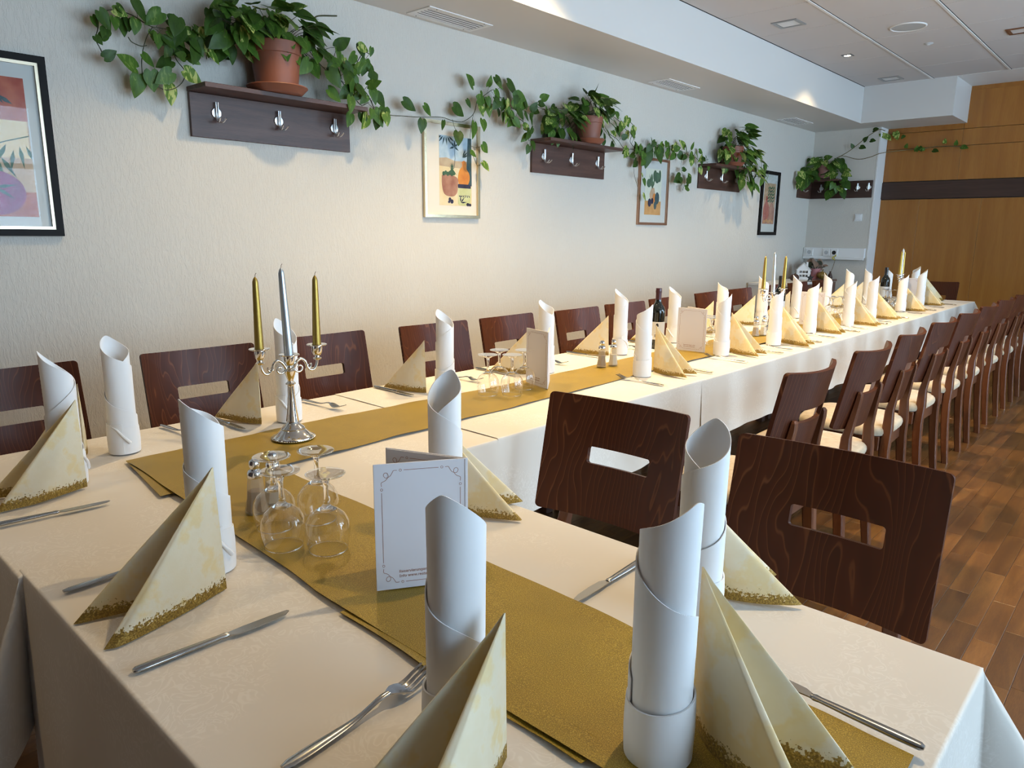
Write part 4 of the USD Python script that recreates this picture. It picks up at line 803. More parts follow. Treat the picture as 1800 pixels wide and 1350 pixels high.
class Plant:
    def __init__(self, label, loc, seed):
        self.rg = random.Random(seed); self.o = np.array(loc, float); self.t = thing('potted_pothos', label, 'potted plant', loc, 0); self.n = 0
        self.c = [0, 0, 0]
    def add_leaf(self, B, T, n=None, wf=None, m=None):
        rg = self.rg
        if n is None: n = (1.0, rg.uniform(-0.5, 0.5), rg.uniform(-0.2, 0.6))
        q = leaf(np.array(B), np.array(T), n, wf or rg.uniform(0.66, 0.85), rg); v = np.array(q.vertices)
        v[:, 0] = np.maximum(v[:, 0], XW+0.004); v[:, 1] = np.where((v[:, 0] < -2.70), np.minimum(v[:, 1], YF-0.004), np.minimum(v[:, 1], YF2-0.012))
        part(self.t, 'leaf', TM(v-self.o, q.faces), m or rg.choice(LM), True)
    def stem(self, P, r=0.0022, m='vine_stem'):
        part(self.t, 'stem', tube(np.array(P)-self.o, r, 6), m, True)
    def pot(self, r, h, m, saucer=True):
        part(self.t, 'pot', lathe([(0, 0.012), (r*0.76, 0.012), (r*0.78, 0.016), (r*0.93, h*0.76), (r*0.97, h*0.77), (r*1.0, h*0.985), (r*0.99, h), (r*0.95, h), (r*0.92, h*0.95), (r*0.90, h*0.80)], 44), m, 40)
        if saucer: part(self.t, 'saucer', lathe([(0, 0.001), (r*0.88, 0.0), (r*0.95, 0.004), (r*1.12, 0.026), (r*1.16, 0.030), (r*1.15, 0.034), (r*1.08, 0.030), (r*0.9, 0.008), (0, 0.007)], 44), m, 40)
        part(self.t, 'soil', lathe([(0, h*0.92), (r*0.93, h*0.90)], 24), 'soil', True)
    def vine(self, pts, X, step=0.075, size=(0.06, 0.085), jit=0.05, dens=1.0, r=0.002, hang=0.7, leaves=True):
        'pts: pixels traced in the photograph, laid out at a depth of X off the left wall'
        Xs = np.linspace(X[0], X[1], len(pts)) if np.ndim(X) else np.full(len(pts), X)
        P = smoothpath([onX(*p, x) for p, x in zip(pts, Xs)], 6); self.stem(P, r)
        if not leaves: return P
        L = np.concatenate([[0], np.cumsum(np.linalg.norm(np.diff(P, axis=0), axis=1))]); rg = self.rg; a = 0.02; sd = 1
        while a < L[-1]:
            c = np.array([np.interp(a, L, P[:, k]) for k in range(3)])
            self.twig_leaf(c, rg.uniform(*size), jit, sd, hang); sd = -sd; a += step*rg.uniform(0.6, 1.4)/dens
        return P
    def twig_leaf(self, c, s, jit, sd, hang):
        rg = self.rg; pet = np.array([rg.uniform(0.0, 0.05), rg.uniform(-jit, jit), sd*rg.uniform(0.2, 1.0)*jit])
        B = c+pet; B[0] = max(B[0], XW+0.025)
        d = np.array([rg.uniform(-0.1, 0.35), rg.uniform(-0.9, 0.9), -hang if rg.random() < 0.8 else rg.uniform(0, 0.7)]); d /= np.linalg.norm(d); T = B+d*s
        T[0] = max(T[0], XW+0.02); self.add_leaf(B, T); self.stem([c, (c+B)/2+[0.006, 0, 0.004], B], 0.0011)
    def clump(self, c, rad, n, size, up=0.5):
        'leaves growing out of the pot: petioles from the soil to points in an ellipsoid'
        rg = self.rg
        for _ in range(n):
            while True:
                q = np.array([rg.uniform(-1, 1) for _ in range(3)])
                if 0.25 < q@q < 1: break
            B = np.array(c)+q*rad; B[0] = max(B[0], XW+0.02)
            s = rg.uniform(*size); d = np.array([q[0]*0.6+0.35, q[1]*0.9, -0.55+up*q[2]+rg.uniform(-0.3, 0.3)]); d /= np.linalg.norm(d)
            T = B+d*s; T[0] = max(T[0], XW+0.015)
            n_ = np.array([0.7, 0.2*q[1], 0.7])+np.array([rg.uniform(-0.4, 0.4) for _ in range(3)])
            self.add_leaf(B, T, n_)
            if rg.random() < 0.45:
                st = self.o+[rg.uniform(-0.05, 0.05), rg.uniform(-0.06, 0.06), 0.19]; self.stem(smoothpath([st, (st+B)/2+[0, 0, 0.03], B], 4), 0.0014)
    def traced(self, L, X, sc, ox, oy):
        rg = self.rg
        for x0, y0, x1, y1 in L:
            D = X+rg.uniform(-0.02, 0.03); B, T = onX(ox+x0/sc, oy+y0/sc, D), onX(ox+x1/sc, oy+y1/sc, D+rg.uniform(-0.015, 0.03)); self.add_leaf(B, T, (1.0, rg.uniform(-0.35, 0.35), rg.uniform(-0.1, 0.45)), rg.uniform(0.70, 0.88))
Z1 = 1.9555
A = Plant('large pothos in a terracotta pot on the nearest coat rack, trailing both ways', (XW+0.135, 1.925, Z1), 21)
A.pot(0.122, 0.225, 'terracotta')
A.clump((XW+0.16, 1.90, Z1+0.31), (0.12, 0.25, 0.095), 75, (0.075, 0.115), 0.7)
A.clump((XW+0.17, 1.72, Z1+0.27), (0.09, 0.10, 0.08), 22, (0.075, 0.11))
A.clump((XW+0.12, 2.08, Z1+0.24), (0.09, 0.09, 0.07), 16, (0.07, 0.10))
V = [[(455, 66), (420, 62), (385, 62), (345, 66), (310, 54), (285, 50), (262, 45), (235, 28), (205, 18), (182, 20), (170, 32), (172, 50), (168, 68), (176, 85), (182, 98)],
     [(400, 72), (375, 75), (355, 72), (330, 60), (312, 68), (305, 85), (310, 105), (325, 125), (322, 142), (308, 155), (290, 158), (275, 150)],
     [(268, 48), (258, 65), (252, 85), (249, 108), (250, 130)], [(225, 65), (232, 74), (248, 81), (258, 80)], [(385, 66), (372, 75), (364, 88), (363, 104)]]
for v in V: A.vine(v, XW+0.07, leaves=False)
A.vine(V[0][:8], XW+0.09, 0.034, (0.06, 0.095), 0.07); A.vine(V[1][:6], XW+0.09, 0.036, (0.06, 0.095), 0.06); A.vine([(420, 45), (395, 35), (385, 25), (370, 40)], XW+0.14, 0.03, (0.07, 0.10), 0.08)
A.traced([(565, 780, 535, 1040), (880, 890, 925, 1115), (690, 745, 730, 975), (910, 640, 745, 700), (915, 760, 740, 880), (600, 570, 735, 710), (540, 720, 335, 565), (195, 610, 335, 535), (100, 380, 185, 475), (170, 410, 250, 300), (140, 110, 285, 325), (70, 170, 150, 300), (290, 100, 460, 160),
          (370, 190, 430, 385), (530, 200, 525, 370), (690, 230, 610, 165), (870, 200, 1085, 320), (700, 320, 720, 430), (740, 420, 920, 420), (930, 450, 855, 600), (1060, 340, 1130, 490), (1110, 340, 1250, 600), (950, 540, 1180, 600), (1080, 600, 1225, 680), (1040, 740, 1240, 880), (1420, 500, 1300, 570), (1480, 490, 1440, 630), (1560, 540, 1400, 600),
          (1650, 370, 1460, 330), (1300, 90, 1360, 280), (330, 60, 450, 150), (300, 180, 330, 320), (450, 190, 470, 330), (860, 320, 1000, 400), (960, 400, 1060, 500), (1120, 480, 1250, 590), (1250, 330, 1330, 440), (1560, 280, 1650, 380), (1700, 480, 1760, 600), (220, 300, 190, 410)], XW+0.08, 6, 150, 0)
A.vine([(528, 62), (552, 72), (575, 95), (592, 112), (610, 128)], (XW+0.16, XW+0.12), 0.035, (0.065, 0.10), 0.06)
A.vine([(540, 85), (560, 110), (578, 128), (590, 140), (600, 152)], (XW+0.17, XW+0.15), 0.035, (0.065, 0.10), 0.05)
A.vine([(605, 128), (622, 120), (630, 105), (640, 92), (652, 96)], XW+0.10, 0.05, (0.065, 0.095), 0.05)
A.vine([(598, 118), (615, 138), (630, 150), (645, 165), (655, 185), (660, 200)], XW+0.12, 0.03, (0.065, 0.10), 0.07)
A.vine([(590, 130), (610, 155), (622, 170), (635, 185), (648, 180)], XW+0.12, 0.03, (0.065, 0.10), 0.07)
A.vine([(530, 28), (548, 34), (560, 28), (592, 28)], XW+0.15, leaves=False, r=0.004)
A.traced([(1480, 1200, 1450, 1340), (1590, 1190, 1630, 1330), (1700, 1150, 1710, 1260), (1240, 940, 1390, 1070), (1560, 480, 1680, 540), (1700, 500, 1690, 600), (1680, 830, 1790, 780), (1720, 980, 1750, 1110), (860, 650, 960, 700), (560, 560, 560, 710), (1480, 1000, 1500, 1090), (1250, 310, 1300, 370)], XW+0.15, 6, 370, 0)
A.vine([(655, 192), (685, 202), (708, 204), (740, 206), (775, 206), (795, 212), (812, 214), (828, 205), (835, 194), (838, 178)], XW+0.05, leaves=False)
A.vine([(795, 210), (800, 226), (808, 234)], XW+0.05, leaves=False, r=0.0014)
A.vine([(832, 200), (828, 225), (826, 255), (832, 275), (840, 292), (848, 282)], XW+0.05, leaves=False, r=0.0014)
A.vine([(826, 256), (838, 260), (848, 256)], XW+0.05, leaves=False, r=0.0012)
A.vine([(838, 178), (855, 165), (868, 158), (880, 172), (895, 188), (915, 192), (935, 186), (950, 190), (970, 198)], XW+0.07, 0.05, (0.06, 0.085), 0.05)
A.vine([(862, 182), (880, 190), (900, 205), (918, 212), (926, 228), (930, 248)], XW+0.08, 0.045, (0.06, 0.085), 0.05)
A.traced([(100, 410, 85, 550), (290, 340, 435, 450), (510, 390, 605, 500), (820, 400, 950, 500), (1030, 190, 965, 55), (495, 540, 485, 690), (715, 550, 710, 660), (870, 670, 885, 810), (1040, 570, 1040, 750), (1130, 540, 1155, 665), (1125, 800, 1190, 895), (1000, 880, 1075, 930), (1130, 990, 1205, 1085), (960, 330, 1010, 420), (1100, 380, 1150, 510), (1260, 90, 1340, 210), (1390, 150, 1515, 285),
          (1260, 230, 1320, 350), (1450, 320, 1620, 400), (1290, 420, 1310, 510), (1390, 430, 1390, 590), (1420, 570, 1505, 610), (1640, 420, 1740, 470), (1720, 370, 1800, 390), (1640, 470, 1650, 560), (1560, 620, 1640, 600), (1600, 700, 1540, 780), (1650, 770, 1690, 870), (1180, 360, 1210, 520), (1070, 330, 1180, 340), (1110, 240, 1130, 330)], XW+0.07, 6, 660, 120)
Bp = Plant('pothos in a terracotta pot on the middle coat rack between two prints', (XW+0.125, 4.40, Z1), 33)
Bp.pot(0.104, 0.185, 'terracotta')
Bp.clump((XW+0.14, 4.42, Z1+0.27), (0.11, 0.21, 0.085), 46, (0.075, 0.11), 0.7)
Bp.clump((XW+0.12, 4.13, Z1+0.14), (0.09, 0.17, 0.12), 48, (0.075, 0.11))
Bp.clump((XW+0.12, 4.62, Z1+0.15), (0.07, 0.08, 0.11), 14, (0.06, 0.09))
Bp.vine([(1062, 205), (1078, 205), (1092, 215), (1104, 212), (1118, 225)], XW+0.10, 0.05, (0.06, 0.085), 0.06)
Bp.vine([(1070, 235), (1085, 245), (1098, 262), (1112, 262), (1128, 268)], XW+0.09, 0.05, (0.06, 0.085), 0.06)
Bp.vine([(1092, 215), (1100, 228), (1110, 235), (1108, 250), (1118, 262)], XW+0.08, 0.05, (0.06, 0.085), 0.06)
Bp.vine([(1118, 268), (1132, 268), (1145, 258), (1160, 255), (1180, 258), (1195, 264)], XW+0.06, 0.06, (0.065, 0.09), 0.06)
Bp.vine([(1113, 268), (1114, 295), (1116, 312), (1121, 330), (1121, 346)], XW+0.04, leaves=False, r=0.0014)
Bp.vine([(1195, 264), (1210, 272), (1224, 278), (1232, 286), (1245, 280)], XW+0.06, 0.06, (0.06, 0.085), 0.05)
Bp.vine([(1199, 270), (1197, 290), (1199, 305), (1204, 318), (1200, 335)], XW+0.05, leaves=False, r=0.0014)
Bp.traced([(395, 255, 395, 180), (740, 300, 700, 210), (350, 320, 350, 515), (395, 310, 380, 450), (450, 290, 505, 470), (490, 280, 520, 390), (215, 370, 155, 390), (235, 430, 205, 500), (285, 560, 300, 615), (305, 625, 335, 705), (300, 790, 340, 855), (715, 525, 770, 530), (780, 570, 805, 600), (700, 600, 645, 655), (770, 610, 820, 670), (690, 640, 715, 700), (760, 680, 795, 680), (745, 720, 800, 740), (600, 300, 660, 320), (640, 270, 670, 310), (560, 300, 590, 400), (640, 350, 590, 430), (260, 280, 290, 380), (225, 270, 210, 350), (280, 330, 320, 360), (830, 370, 800, 400), (890, 330, 940, 350), (915, 430, 930, 490)], XW+0.055, 6, 1080, 210)
Cp = Plant('bushy pothos hiding its pot on the third coat rack beside the black print', (XW+0.125, 6.68, Z1+0.005), 47)
Cp.pot(0.10, 0.18, 'terracotta')
Cp.clump((XW+0.14, 6.74, Z1+0.20), (0.13, 0.30, 0.20), 62, (0.085, 0.125), 0.6)
Cp.clump((XW+0.16, 7.02, Z1+0.02), (0.10, 0.20, 0.20), 40, (0.08, 0.12))
Cp.vine([(1310, 270), (1325, 275), (1338, 285), (1338, 300)], XW+0.08, 0.07, (0.08, 0.11), 0.06)
Cp.vine([(1312, 300), (1325, 310), (1335, 310), (1346, 312)], XW+0.07, 0.08, (0.07, 0.10), 0.05)
Cp.vine([(1300, 300), (1313, 316), (1326, 325)], XW+0.08, 0.08, (0.07, 0.10), 0.05)
Dp = Plant('pothos in a pinkish pot on the corner coat rack at the far end', (-3.255, YF-0.10, 1.966), 58)
Dp.pot(0.088, 0.17, 'terracotta_pink', False)
def far_clump(c, rad, n, size):
    rg = Dp.rg
    for _ in range(n):
        q = np.array([rg.uniform(-1, 1) for _ in range(3)]); B = np.array(c)+q*rad; B[1] = min(B[1], YF-0.03); B[0] = max(B[0], XW+0.03)
        d = np.array([q[0]*0.8, -0.3, -0.6+0.5*q[2]])+[rg.uniform(-0.3, 0.3) for _ in range(3)]; d /= np.linalg.norm(d); T = B+d*rg.uniform(*size); T[1] = min(T[1], YF-0.02); T[0] = max(T[0], XW+0.02)
        Dp.add_leaf(B, T, np.array([0.3, -0.8, 0.6])+[rg.uniform(-0.4, 0.4) for _ in range(3)])
far_clump((-3.27, YF-0.12, 2.15), (0.19, 0.10, 0.07), 34, (0.09, 0.14)); far_clump((-3.37, YF-0.26, 2.03), (0.05, 0.12, 0.10), 18, (0.08, 0.12)); far_clump((-3.10, YF-0.12, 1.96), (0.10, 0.05, 0.14), 26, (0.08, 0.12)); far_clump((-3.38, YF-0.42, 2.0), (0.03, 0.10, 0.08), 10, (0.08, 0.12))
def far_vine(pts, Ys, lv):
    P = smoothpath([onY(*p, y) for p, y in zip(pts, Ys)], 5); Dp.stem(P, 0.004, 'dry_stem')
    for x, y, Y, dx, dy in lv: Dp.add_leaf(onY(x, y, Y), onY(x+dx, y+dy, Y-0.03), (0.3, -1, 0.3), 0.75)
far_vine([(1470, 278), (1482, 274), (1508, 280), (1530, 276), (1550, 269), (1590, 264), (1620, 262), (1650, 257), (1690, 258)], [8.93]*4+[8.97, 9.20, 9.20, 9.2, 9.2], [(1592, 260, 9.19, 3, -8), (1610, 266, 9.19, 3, -10), (1616, 258, 9.19, 4, 8), (1660, 252, 9.19, 2, -9), (1680, 255, 9.19, 2, -9), (1690, 258, 9.19, 12, 2), (1640, 264, 9.19, 10, 2), (1625, 262, 9.19, -10, 2)])
far_vine([(1475, 276), (1492, 266), (1508, 254), (1525, 240), (1545, 228), (1556, 230)], [8.93]*5+[8.97], [(1518, 248, 8.93, 8, -8), (1530, 247, 8.93, 9, 0), (1500, 260, 8.93, -4, -8), (1512, 258, 8.93, 10, 2), (1535, 229, 8.95, 10, -3), (1558, 238, 9.2, 8, 8), (1574, 232, 9.2, 4, 14), (1590, 238, 9.2, -6, 6)])

# ------------------------------------------------------------------ framed prints
def frame(label, y0, y1, z0, z1, fw, fd, fm, mm, py0, py1, pz0, pz1, base, fillet=None, tilt=0):
    t = thing('framed_print', label, 'picture', (XW, y0, z0), 0, 'framed prints on the long wall'); W, H = y1-y0, z1-z0
    for a in (0, 1):
        for (p) in ([[(0, 0), (W, 0), (W-fw, fw), (fw, fw)], [(0, H), (W, H), (W-fw, H-fw), (fw, H-fw)]][a], [[(0, 0), (0, H), (fw, H-fw), (fw, fw)], [(W, 0), (W, H), (W-fw, H-fw), (W-fw, fw)]][a]):
            part(t, 'frame_rail', xf(extr(Polygon(p), fd), WALLR), fm, False)
    if fillet: part(t, 'fillet', xf(man(polyman(sbox(fw, fw, W-fw, H-fw).difference(sbox(fw+fillet[1], fw+fillet[1], W-fw-fillet[1], H-fw-fillet[1])), 0.010).translate((0, 0, 0.006))), WALLR), fillet[0], False)
    part(t, 'mat_board', xf(extr(sbox(fw, fw, W-fw, H-fw), 0.002, 0.003), WALLR), mm, False)
    part(t, 'glass_pane', xf(extr(sbox(fw*0.9, fw*0.9, W-fw*0.9, H-fw*0.9), 0.002, 0.0115), WALLR), 'picture_glass', False)
    pr = part(t, 'print', xf(extr(sbox(py0, pz0, py1, pz1), 0.0006, 0.005), WALLR), base, False); z = [0.0056]
    clip = sbox(py0, pz0, py1, pz1)
    def draw(name, poly, m):
        poly = poly.intersection(clip)
        if poly.is_empty: return
        if poly.geom_type == 'GeometryCollection': poly = unary_union([g for g in poly.geoms if g.geom_type.endswith('Polygon')])
        part(pr, name, xf(extr(poly, 0.0004, z[0]), WALLR), m, False); z[0] += 0.00012
    return W, H, draw
def ell(x, y, a, b, r=0): return affinity.rotate(affinity.scale(Point(x, y).buffer(1, quad_segs=8), a, b), r)
def blade(x, y, L, w, ang): return affinity.translate(affinity.rotate(Polygon([(0, 0), (L*0.35, w), (L, 0), (L*0.35, -w)]), ang, origin=(0, 0)), x, y)
# nearest print: only its right edge is in the photograph
W, H, draw = frame('large black framed tomato and herb print cut by the left photo edge', 0.50, 0.985, 1.29, 1.98, 0.026, 0.022, 'black_frame', 'mat_grey', 0.085, 0.405, 0.075, 0.60, 'ink_tan', ('silver_fillet', 0.012))
draw('red_field', sbox(0.085, 0.44, 0.405, 0.60), 'ink_red'); draw('pale_field', sbox(0.085, 0.30, 0.40, 0.44), 'ink_sand'); draw('low_field', sbox(0.085, 0.075, 0.405, 0.17), 'ink_red')
draw('herb_sprig', unary_union([blade(0.30+0.022*k, 0.34+0.012*math.sin(k*2.2), 0.085, 0.008, 225+k*17) for k in range(7)]+[blade(0.20+0.02*k, 0.30, 0.09, 0.009, 235+k*13) for k in range(6)]+[LineString([(0.40, 0.385), (0.32, 0.36), (0.20, 0.31)]).buffer(0.002)]), 'ink_green')
draw('olive_twig', unary_union([blade(0.24+0.03*k, 0.50, 0.075, 0.008, 60+k*22) for k in range(5)]), 'ink_teal')
draw('tomato', ell(0.265, 0.165, 0.105, 0.085), 'ink_purple'); draw('calyx', unary_union([blade(0.27, 0.185, 0.075, 0.007, a) for a in (10, 75, 140, 200, 265, 325)]), 'ink_teal')
# gold framed jars print
W, H, draw = frame('gold framed print of olive jars hanging under the pothos garland', 2.935, 3.402, 1.41, 1.978, 0.018, 0.022, 'gold_frame', 'mat_board', 0.13, 0.405, 0.075, 0.49, 'ink_sand', None)
draw('sky', sbox(0.13, 0.345, 0.405, 0.49), 'ink_sky'); draw('hill', Polygon([(0.13, 0.355), (0.19, 0.362), (0.26, 0.345), (0.40, 0.35), (0.40, 0.30), (0.13, 0.31)]), 'ink_hill'); draw('dark_trunk', Polygon([(0.37, 0.49), (0.40, 0.49), (0.405, 0.20), (0.355, 0.20)]), 'ink_teal')
draw('cypress', ell(0.157, 0.385, 0.006, 0.024), 'ink_sky')
draw('olive_branches', unary_union([blade(0.15+0.012*k, 0.485, 0.055, 0.006, 200+k*26) for k in range(6)]+[blade(0.255, 0.43, 0.045, 0.007, a) for a in (30, 80, 140, 200, 330)]+[blade(0.325, 0.37, 0.06, 0.006, a) for a in (20, 40, 65)]+[LineString([(0.255, 0.44), (0.262, 0.36), (0.25, 0.30)]).buffer(0.0016)]), 'ink_teal')
draw('round_jar', Polygon(smoothpath([(0.15, 0.255), (0.15, 0.20), (0.165, 0.15), (0.20, 0.132), (0.25, 0.133), (0.278, 0.16), (0.285, 0.21), (0.278, 0.245), (0.21, 0.262), (0.15, 0.255)], 4)), 'ink_rose')
draw('olive_leaves', unary_union([blade(0.20+0.012*k, 0.262, 0.075, 0.006, 40+k*17) for k in range(7)]+[ell(0.165+0.017*k, 0.265+0.006*(k % 2), 0.011, 0.013) for k in range(6)]), 'ink_green')
draw('oil_jug', Polygon(smoothpath([(0.318, 0.345), (0.322, 0.318), (0.30, 0.295), (0.285, 0.25), (0.295, 0.205), (0.325, 0.19), (0.36, 0.195), (0.385, 0.235), (0.382, 0.275), (0.358, 0.305), (0.358, 0.335), (0.34, 0.352), (0.318, 0.345)], 4)), 'ink_orange')
draw('berry_tub', Polygon([(0.282, 0.195), (0.285, 0.09), (0.30, 0.078), (0.39, 0.078), (0.402, 0.19)]), 'ink_lemon'); draw('berries', unary_union([ell(0.292+0.012*(k % 9), 0.192+0.009*(k//9), 0.0085, 0.0085) for k in range(18)]), 'ink_blueberry')
draw('olives', unary_union([ell(0.215, 0.112, 0.011, 0.012), ell(0.232, 0.10, 0.013, 0.013), ell(0.208, 0.097, 0.009, 0.007), ell(0.37, 0.085, 0.014, 0.010), ell(0.39, 0.083, 0.010, 0.009)]+[blade(0.31, 0.095, 0.05, 0.005, a) for a in (5, 50, 100)]+[ell(0.30+0.016*k, 0.135, 0.009, 0.003, 25*k) for k in range(6)]), 'ink_blueberry')
W, H, draw = frame('copper framed print of figs and leaves between the second and third coat racks', 5.265, 5.73, 1.40, 1.95, 0.020, 0.020, 'copper_frame', 'mat_grey', 0.11, 0.365, 0.085, 0.465, 'ink_pale', None)
draw('table', sbox(0.11, 0.085, 0.365, 0.20), 'ink_ochre'); draw('vase', Polygon([(0.19, 0.20), (0.18, 0.26), (0.21, 0.31), (0.25, 0.31), (0.275, 0.25), (0.26, 0.18)]), 'ink_tan')
draw('stalks', unary_union([blade(0.22, 0.30, 0.13, 0.013, a) for a in (70, 95, 115)]+[ell(0.165, 0.345, 0.035, 0.035), ell(0.29, 0.395, 0.04, 0.045), ell(0.255, 0.41, 0.03, 0.045), ell(0.205, 0.375, 0.018, 0.045), ell(0.33, 0.41, 0.02, 0.05)]), 'ink_green')
draw('lemon', ell(0.255, 0.225, 0.026, 0.04), 'ink_orange'); draw('fig', unary_union([ell(0.185, 0.185, 0.026, 0.034), ell(0.225, 0.20, 0.02, 0.025)]), 'ink_blueberry'); draw('pear', unary_union([ell(0.30, 0.225, 0.035, 0.05), ell(0.275, 0.165, 0.022, 0.034)]), 'ink_teal')
W, H, draw = frame('narrow black framed print of a red jug, farthest along the wall', 7.625, 8.073, 1.325, 2.0, 0.034, 0.022, 'black_frame', 'mat_grey', 0.09, 0.385, 0.12, 0.55, 'ink_tan', None)
draw('rose_ground', sbox(0.09, 0.12, 0.385, 0.30), 'ink_rose'); draw('jug', Polygon(smoothpath([(0.145, 0.41), (0.185, 0.41), (0.19, 0.36), (0.235, 0.30), (0.24, 0.22), (0.20, 0.16), (0.13, 0.16), (0.10, 0.22), (0.105, 0.30), (0.14, 0.36), (0.145, 0.41)], 4)), 'ink_red')
draw('second_jug', ell(0.30, 0.25, 0.06, 0.10), 'ink_rose'); draw('leaves', unary_union([ell(0.20+0.028*(k % 6), 0.36+0.034*(k//6)+0.01*(k % 2), 0.017, 0.010, 35*k) for k in range(30)]), 'ink_green'); draw('fruits', unary_union([ell(0.14+0.05*k, 0.145+0.012*(k % 2), 0.022, 0.016) for k in range(5)]), 'ink_ochre')

# ------------------------------------------------------------------ far corner: trunking, switch, sideboard and its things
t = thing('socket_trunking', 'white plastic cable trunking with sockets low on the far white wall', 'socket', (0, 0, 0))
part(t, 'trunk', cbox(XW+0.005, -2.735, YF-0.045, YF-0.001, 1.075, 1.185, 0.003), 'plastic_white', False)
part(t, 'lower_lip', cbox(XW+0.005, -2.735, YF-0.060, YF-0.040, 1.050, 1.080, 0.003), 'plastic_white', False)
for x in (-3.36, -3.16, -3.07):
    p = part(t, 'socket_plate', cbox(x-0.042, x+0.042, YF-0.056, YF-0.044, 1.088, 1.172, 0.003), 'plastic_white', False)
    part(p, 'socket_well', xf(lathe([(0, 0.001), (0.020, 0.001), (0.022, 0.003), (0.023, 0.003)], 24), FARR, (x, YF-0.056, 1.130)), 'plastic_grey' if x < -3.1 else 'black_hole', 30)
t = thing('light_switch', 'white light switch plate on the far white wall below the corner rack', 'light switch', (-2.855, YF, 1.535))
part(t, 'switch_plate', cbox(-0.042, 0.042, -0.010, 0, -0.042, 0.042, 0.003), 'plastic_white', False); part(t, 'rocker', cbox(-0.030, 0.030, -0.014, -0.009, -0.030, 0.030, 0.003), 'plastic_white', False)
t = thing('sideboard', 'low brown sideboard with white top in the far left corner', 'sideboard', (XW+0.02, 7.45, 0))
part(t, 'top_board', cbox(0, 0.42, 0, 1.05, 0.800, 0.825, 0.002), 'white_paint', False); part(t, 'top_board', cbox(0, 0.42, 1.055, 1.48, 0.800, 0.825, 0.002), 'sideboard_wood', False)
part(t, 'carcass', box(0.0, 0.40, 0.01, 1.47, 0.06, 0.80), 'white_paint', False); part(t, 'plinth', box(0.02, 0.38, 0.02, 1.46, 0, 0.06), 'dark_rack', False)
for k in range(3): d = part(t, 'door', cbox(0.40, 0.418, 0.015+k*0.49, 0.49+k*0.49-0.02, 0.07, 0.795, 0.002), 'sideboard_wood', False); part(d, 'knob', lathe([(0, 0), (0.012, 0), (0.014, 0.01), (0, 0.016)], 12, (0, 0, 0)).apply_transform(np.block([[WALLR, np.array([[0.418], [0.06+k*0.49], [0.6]])], [np.zeros((1, 3)), 1]])), 'chrome', 40)
zs = 0.8255
p = onZ(1411, 491, zs); t = thing('lantern_house', 'small white house-shaped lantern on the sideboard in the corner', 'ornament', (p[0], p[1], zs), 0.45)
hw = Polygon([(-0.075, 0), (0.075, 0), (0.075, 0.105), (0, 0.185), (-0.075, 0.105)])
for q in [sbox(-0.045+a, b, -0.020+a, b+0.026) for a in (0, 0.033, 0.064) for b in (0.03, 0.075)]: hw = hw.difference(q)
for s in (-1, 1): part(t, 'gable_wall', xf(extr(hw, 0.006), np.array([[1, 0, 0], [0, 0, 1], [0, 1, 0]], float), (0, s*0.055, 0)), 'house_white', False)
for s in (-1, 1):
    part(t, 'side_wall', cbox(s*0.072-0.003, s*0.072+0.003, -0.055, 0.055, 0, 0.106, 0.0005), 'house_white', False)
    part(t, 'roof_slope', loft([[(s*0.080, y, 0.100), (s*0.080, y, 0.108), (0, y, 0.193), (0, y, 0.185)] for y in (-0.062, 0.068)]), 'house_white', False)
part(t, 'chimney', cbox(0.025, 0.045, -0.012, 0.012, 0.135, 0.20, 0.001), 'house_white', False)
p = onZ(1431, 490, zs); t = thing('potted_begonia', 'dark leaved begonia in a pink pot between the lantern house and pumpkin', 'potted plant', (p[0], p[1], zs))
part(t, 'pot', lathe([(0, 0), (0.045, 0), (0.062, 0.10), (0.066, 0.105), (0.066, 0.12), (0.058, 0.12), (0.054, 0.10)], 28), 'pot_pink', 40); part(t, 'soil', lathe([(0, 0.102), (0.056, 0.10)], 16), 'soil', True)
rg = random.Random(8)
for k in range(22):
    a = rg.uniform(0, 6.28); r = rg.uniform(0.02, 0.11); B = np.array([r*math.cos(a), r*math.sin(a), rg.uniform(0.13, 0.25)]); T = B+np.array([math.cos(a), math.sin(a), rg.uniform(-0.8, 0.3)])*rg.uniform(0.05, 0.085)
    part(t, 'leaf', leaf(B, T, (0.6, -0.5, 0.6), 0.8, rg), rg.choice(['begonia_leaf', 'begonia_leaf', 'begonia_pale']), True); part(t, 'stem', tube([(0.01*math.cos(a), 0.01*math.sin(a), 0.10), B*0.6+[0, 0, 0.05], B], 0.002, 5), 'vine_stem', True)
p = onZ(1444, 491, zs); t = thing('pumpkin', 'small brown ribbed pumpkin beside the pink pot', 'pumpkin', (p[0], p[1], zs))
th = np.arange(64)/64*2*PI; ph = np.linspace(-PI/2, PI/2, 15); P = np.stack([np.stack([(0.058*np.cos(q)*(1+0.09*np.abs(np.cos(th*5))-0.05))*np.cos(th), (0.058*np.cos(q)*(1+0.09*np.abs(np.cos(th*5))-0.05))*np.sin(th), np.full(64, 0.046+0.046*math.sin(q)*(1-0.25*math.cos(q)**2))], -1) for q in ph], 1)
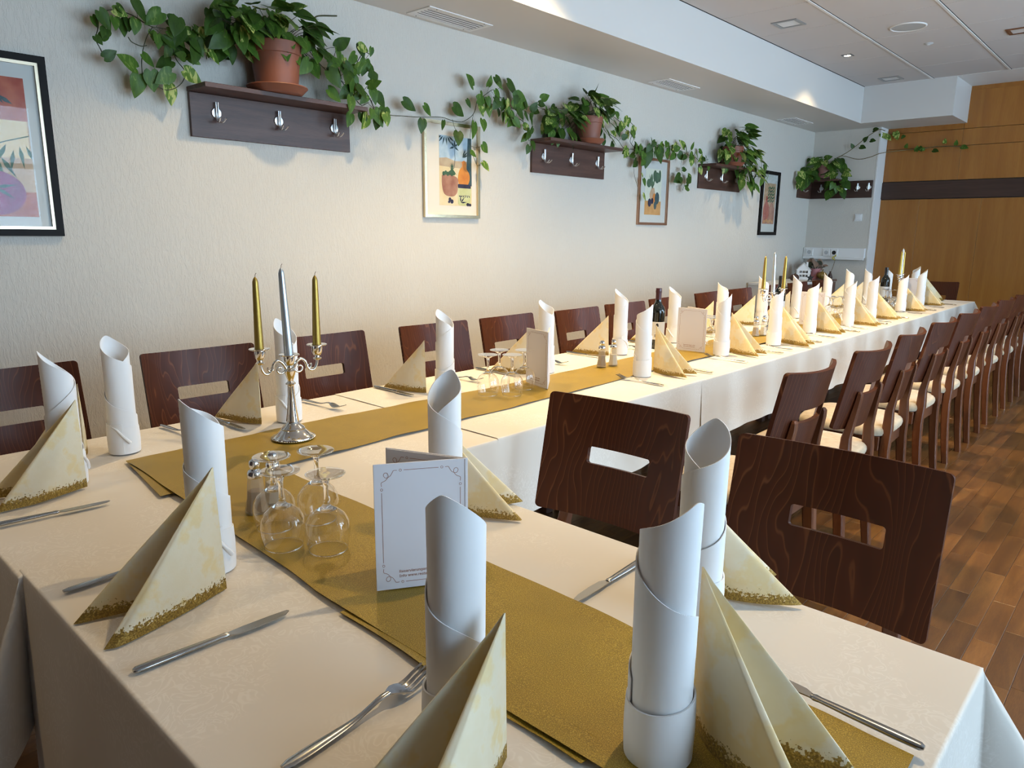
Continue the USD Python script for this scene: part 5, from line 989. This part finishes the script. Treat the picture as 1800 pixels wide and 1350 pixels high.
part(t, 'body', grid(P, True), 'pumpkin_skin', True); part(t, 'stalk', tube([(0, 0, 0.085), (0.004, 0, 0.10), (0.014, 0.004, 0.113)], [0.009, 0.006, 0.007], 8), 'dry_stem', True)
p = onZ(1396, 494, zs); t = thing('decorative_gourd', 'round dark brown gourd at the near end of the sideboard top', 'ornament', (p[0], p[1], zs))
part(t, 'body', lathe([(0.0, 0.0), (0.025, 0.003), (0.044, 0.018), (0.05, 0.038), (0.045, 0.058), (0.03, 0.072), (0.01, 0.078), (0, 0.076)], 28), 'brown_ball', True); part(t, 'stalk', tube([(0, 0, 0.074), (0.003, 0, 0.084), (0.009, 0, 0.092)], 0.004, 7), 'dry_stem', True)
p = onZ(1409, 494, zs); t = thing('star_ornament', 'small black star ornament in front of the white lantern house', 'ornament', (p[0]+0.10, p[1]-0.02, zs), 0.5)
star = Polygon([((0.042 if k % 2 == 0 else 0.018)*math.sin(k*PI/5), 0.04+(0.042 if k % 2 == 0 else 0.018)*math.cos(k*PI/5)) for k in range(10)])
part(t, 'star', xf(extr(star, 0.012), np.array([[1, 0, 0], [0, 0, 1], [0, 1, 0]], float)), 'black_hole', False); part(t, 'foot', cbox(-0.03, 0.03, -0.004, 0.018, 0, 0.007, 0.001), 'black_hole', False)
p = onZ(1494, 494, zs); b = np.array([-3.06, 8.86, zs]); q = onY(1466, 452, 8.9)
t = thing('dried_flower', 'single dried yellow flower stalk in a small bud vase by the trunking', 'flower', b)
part(t, 'bud_vase', lathe([(0, 0), (0.022, 0), (0.028, 0.02), (0.02, 0.05), (0.009, 0.075), (0.011, 0.09), (0.008, 0.09), (0.006, 0.075)], 20), 'brown_ball', True)
e = onY(1490, 490, 8.86)-b; part(t, 'stalk', tube(smoothpath([(0, 0, 0.06), (0.02, 0, 0.13), (q-b)*0.7+[0.02, 0, 0.04], q-b], 5), 0.003, 6), 'dry_stem', True)
for k in range(7): a = k*0.9; part(t, 'blossom', xf(trimesh.creation.icosphere(1, 0.009), None, (q-b)+[0.016*math.cos(a), 0.01*math.sin(a), -0.008*k+0.02]), 'yellow_flower', True)
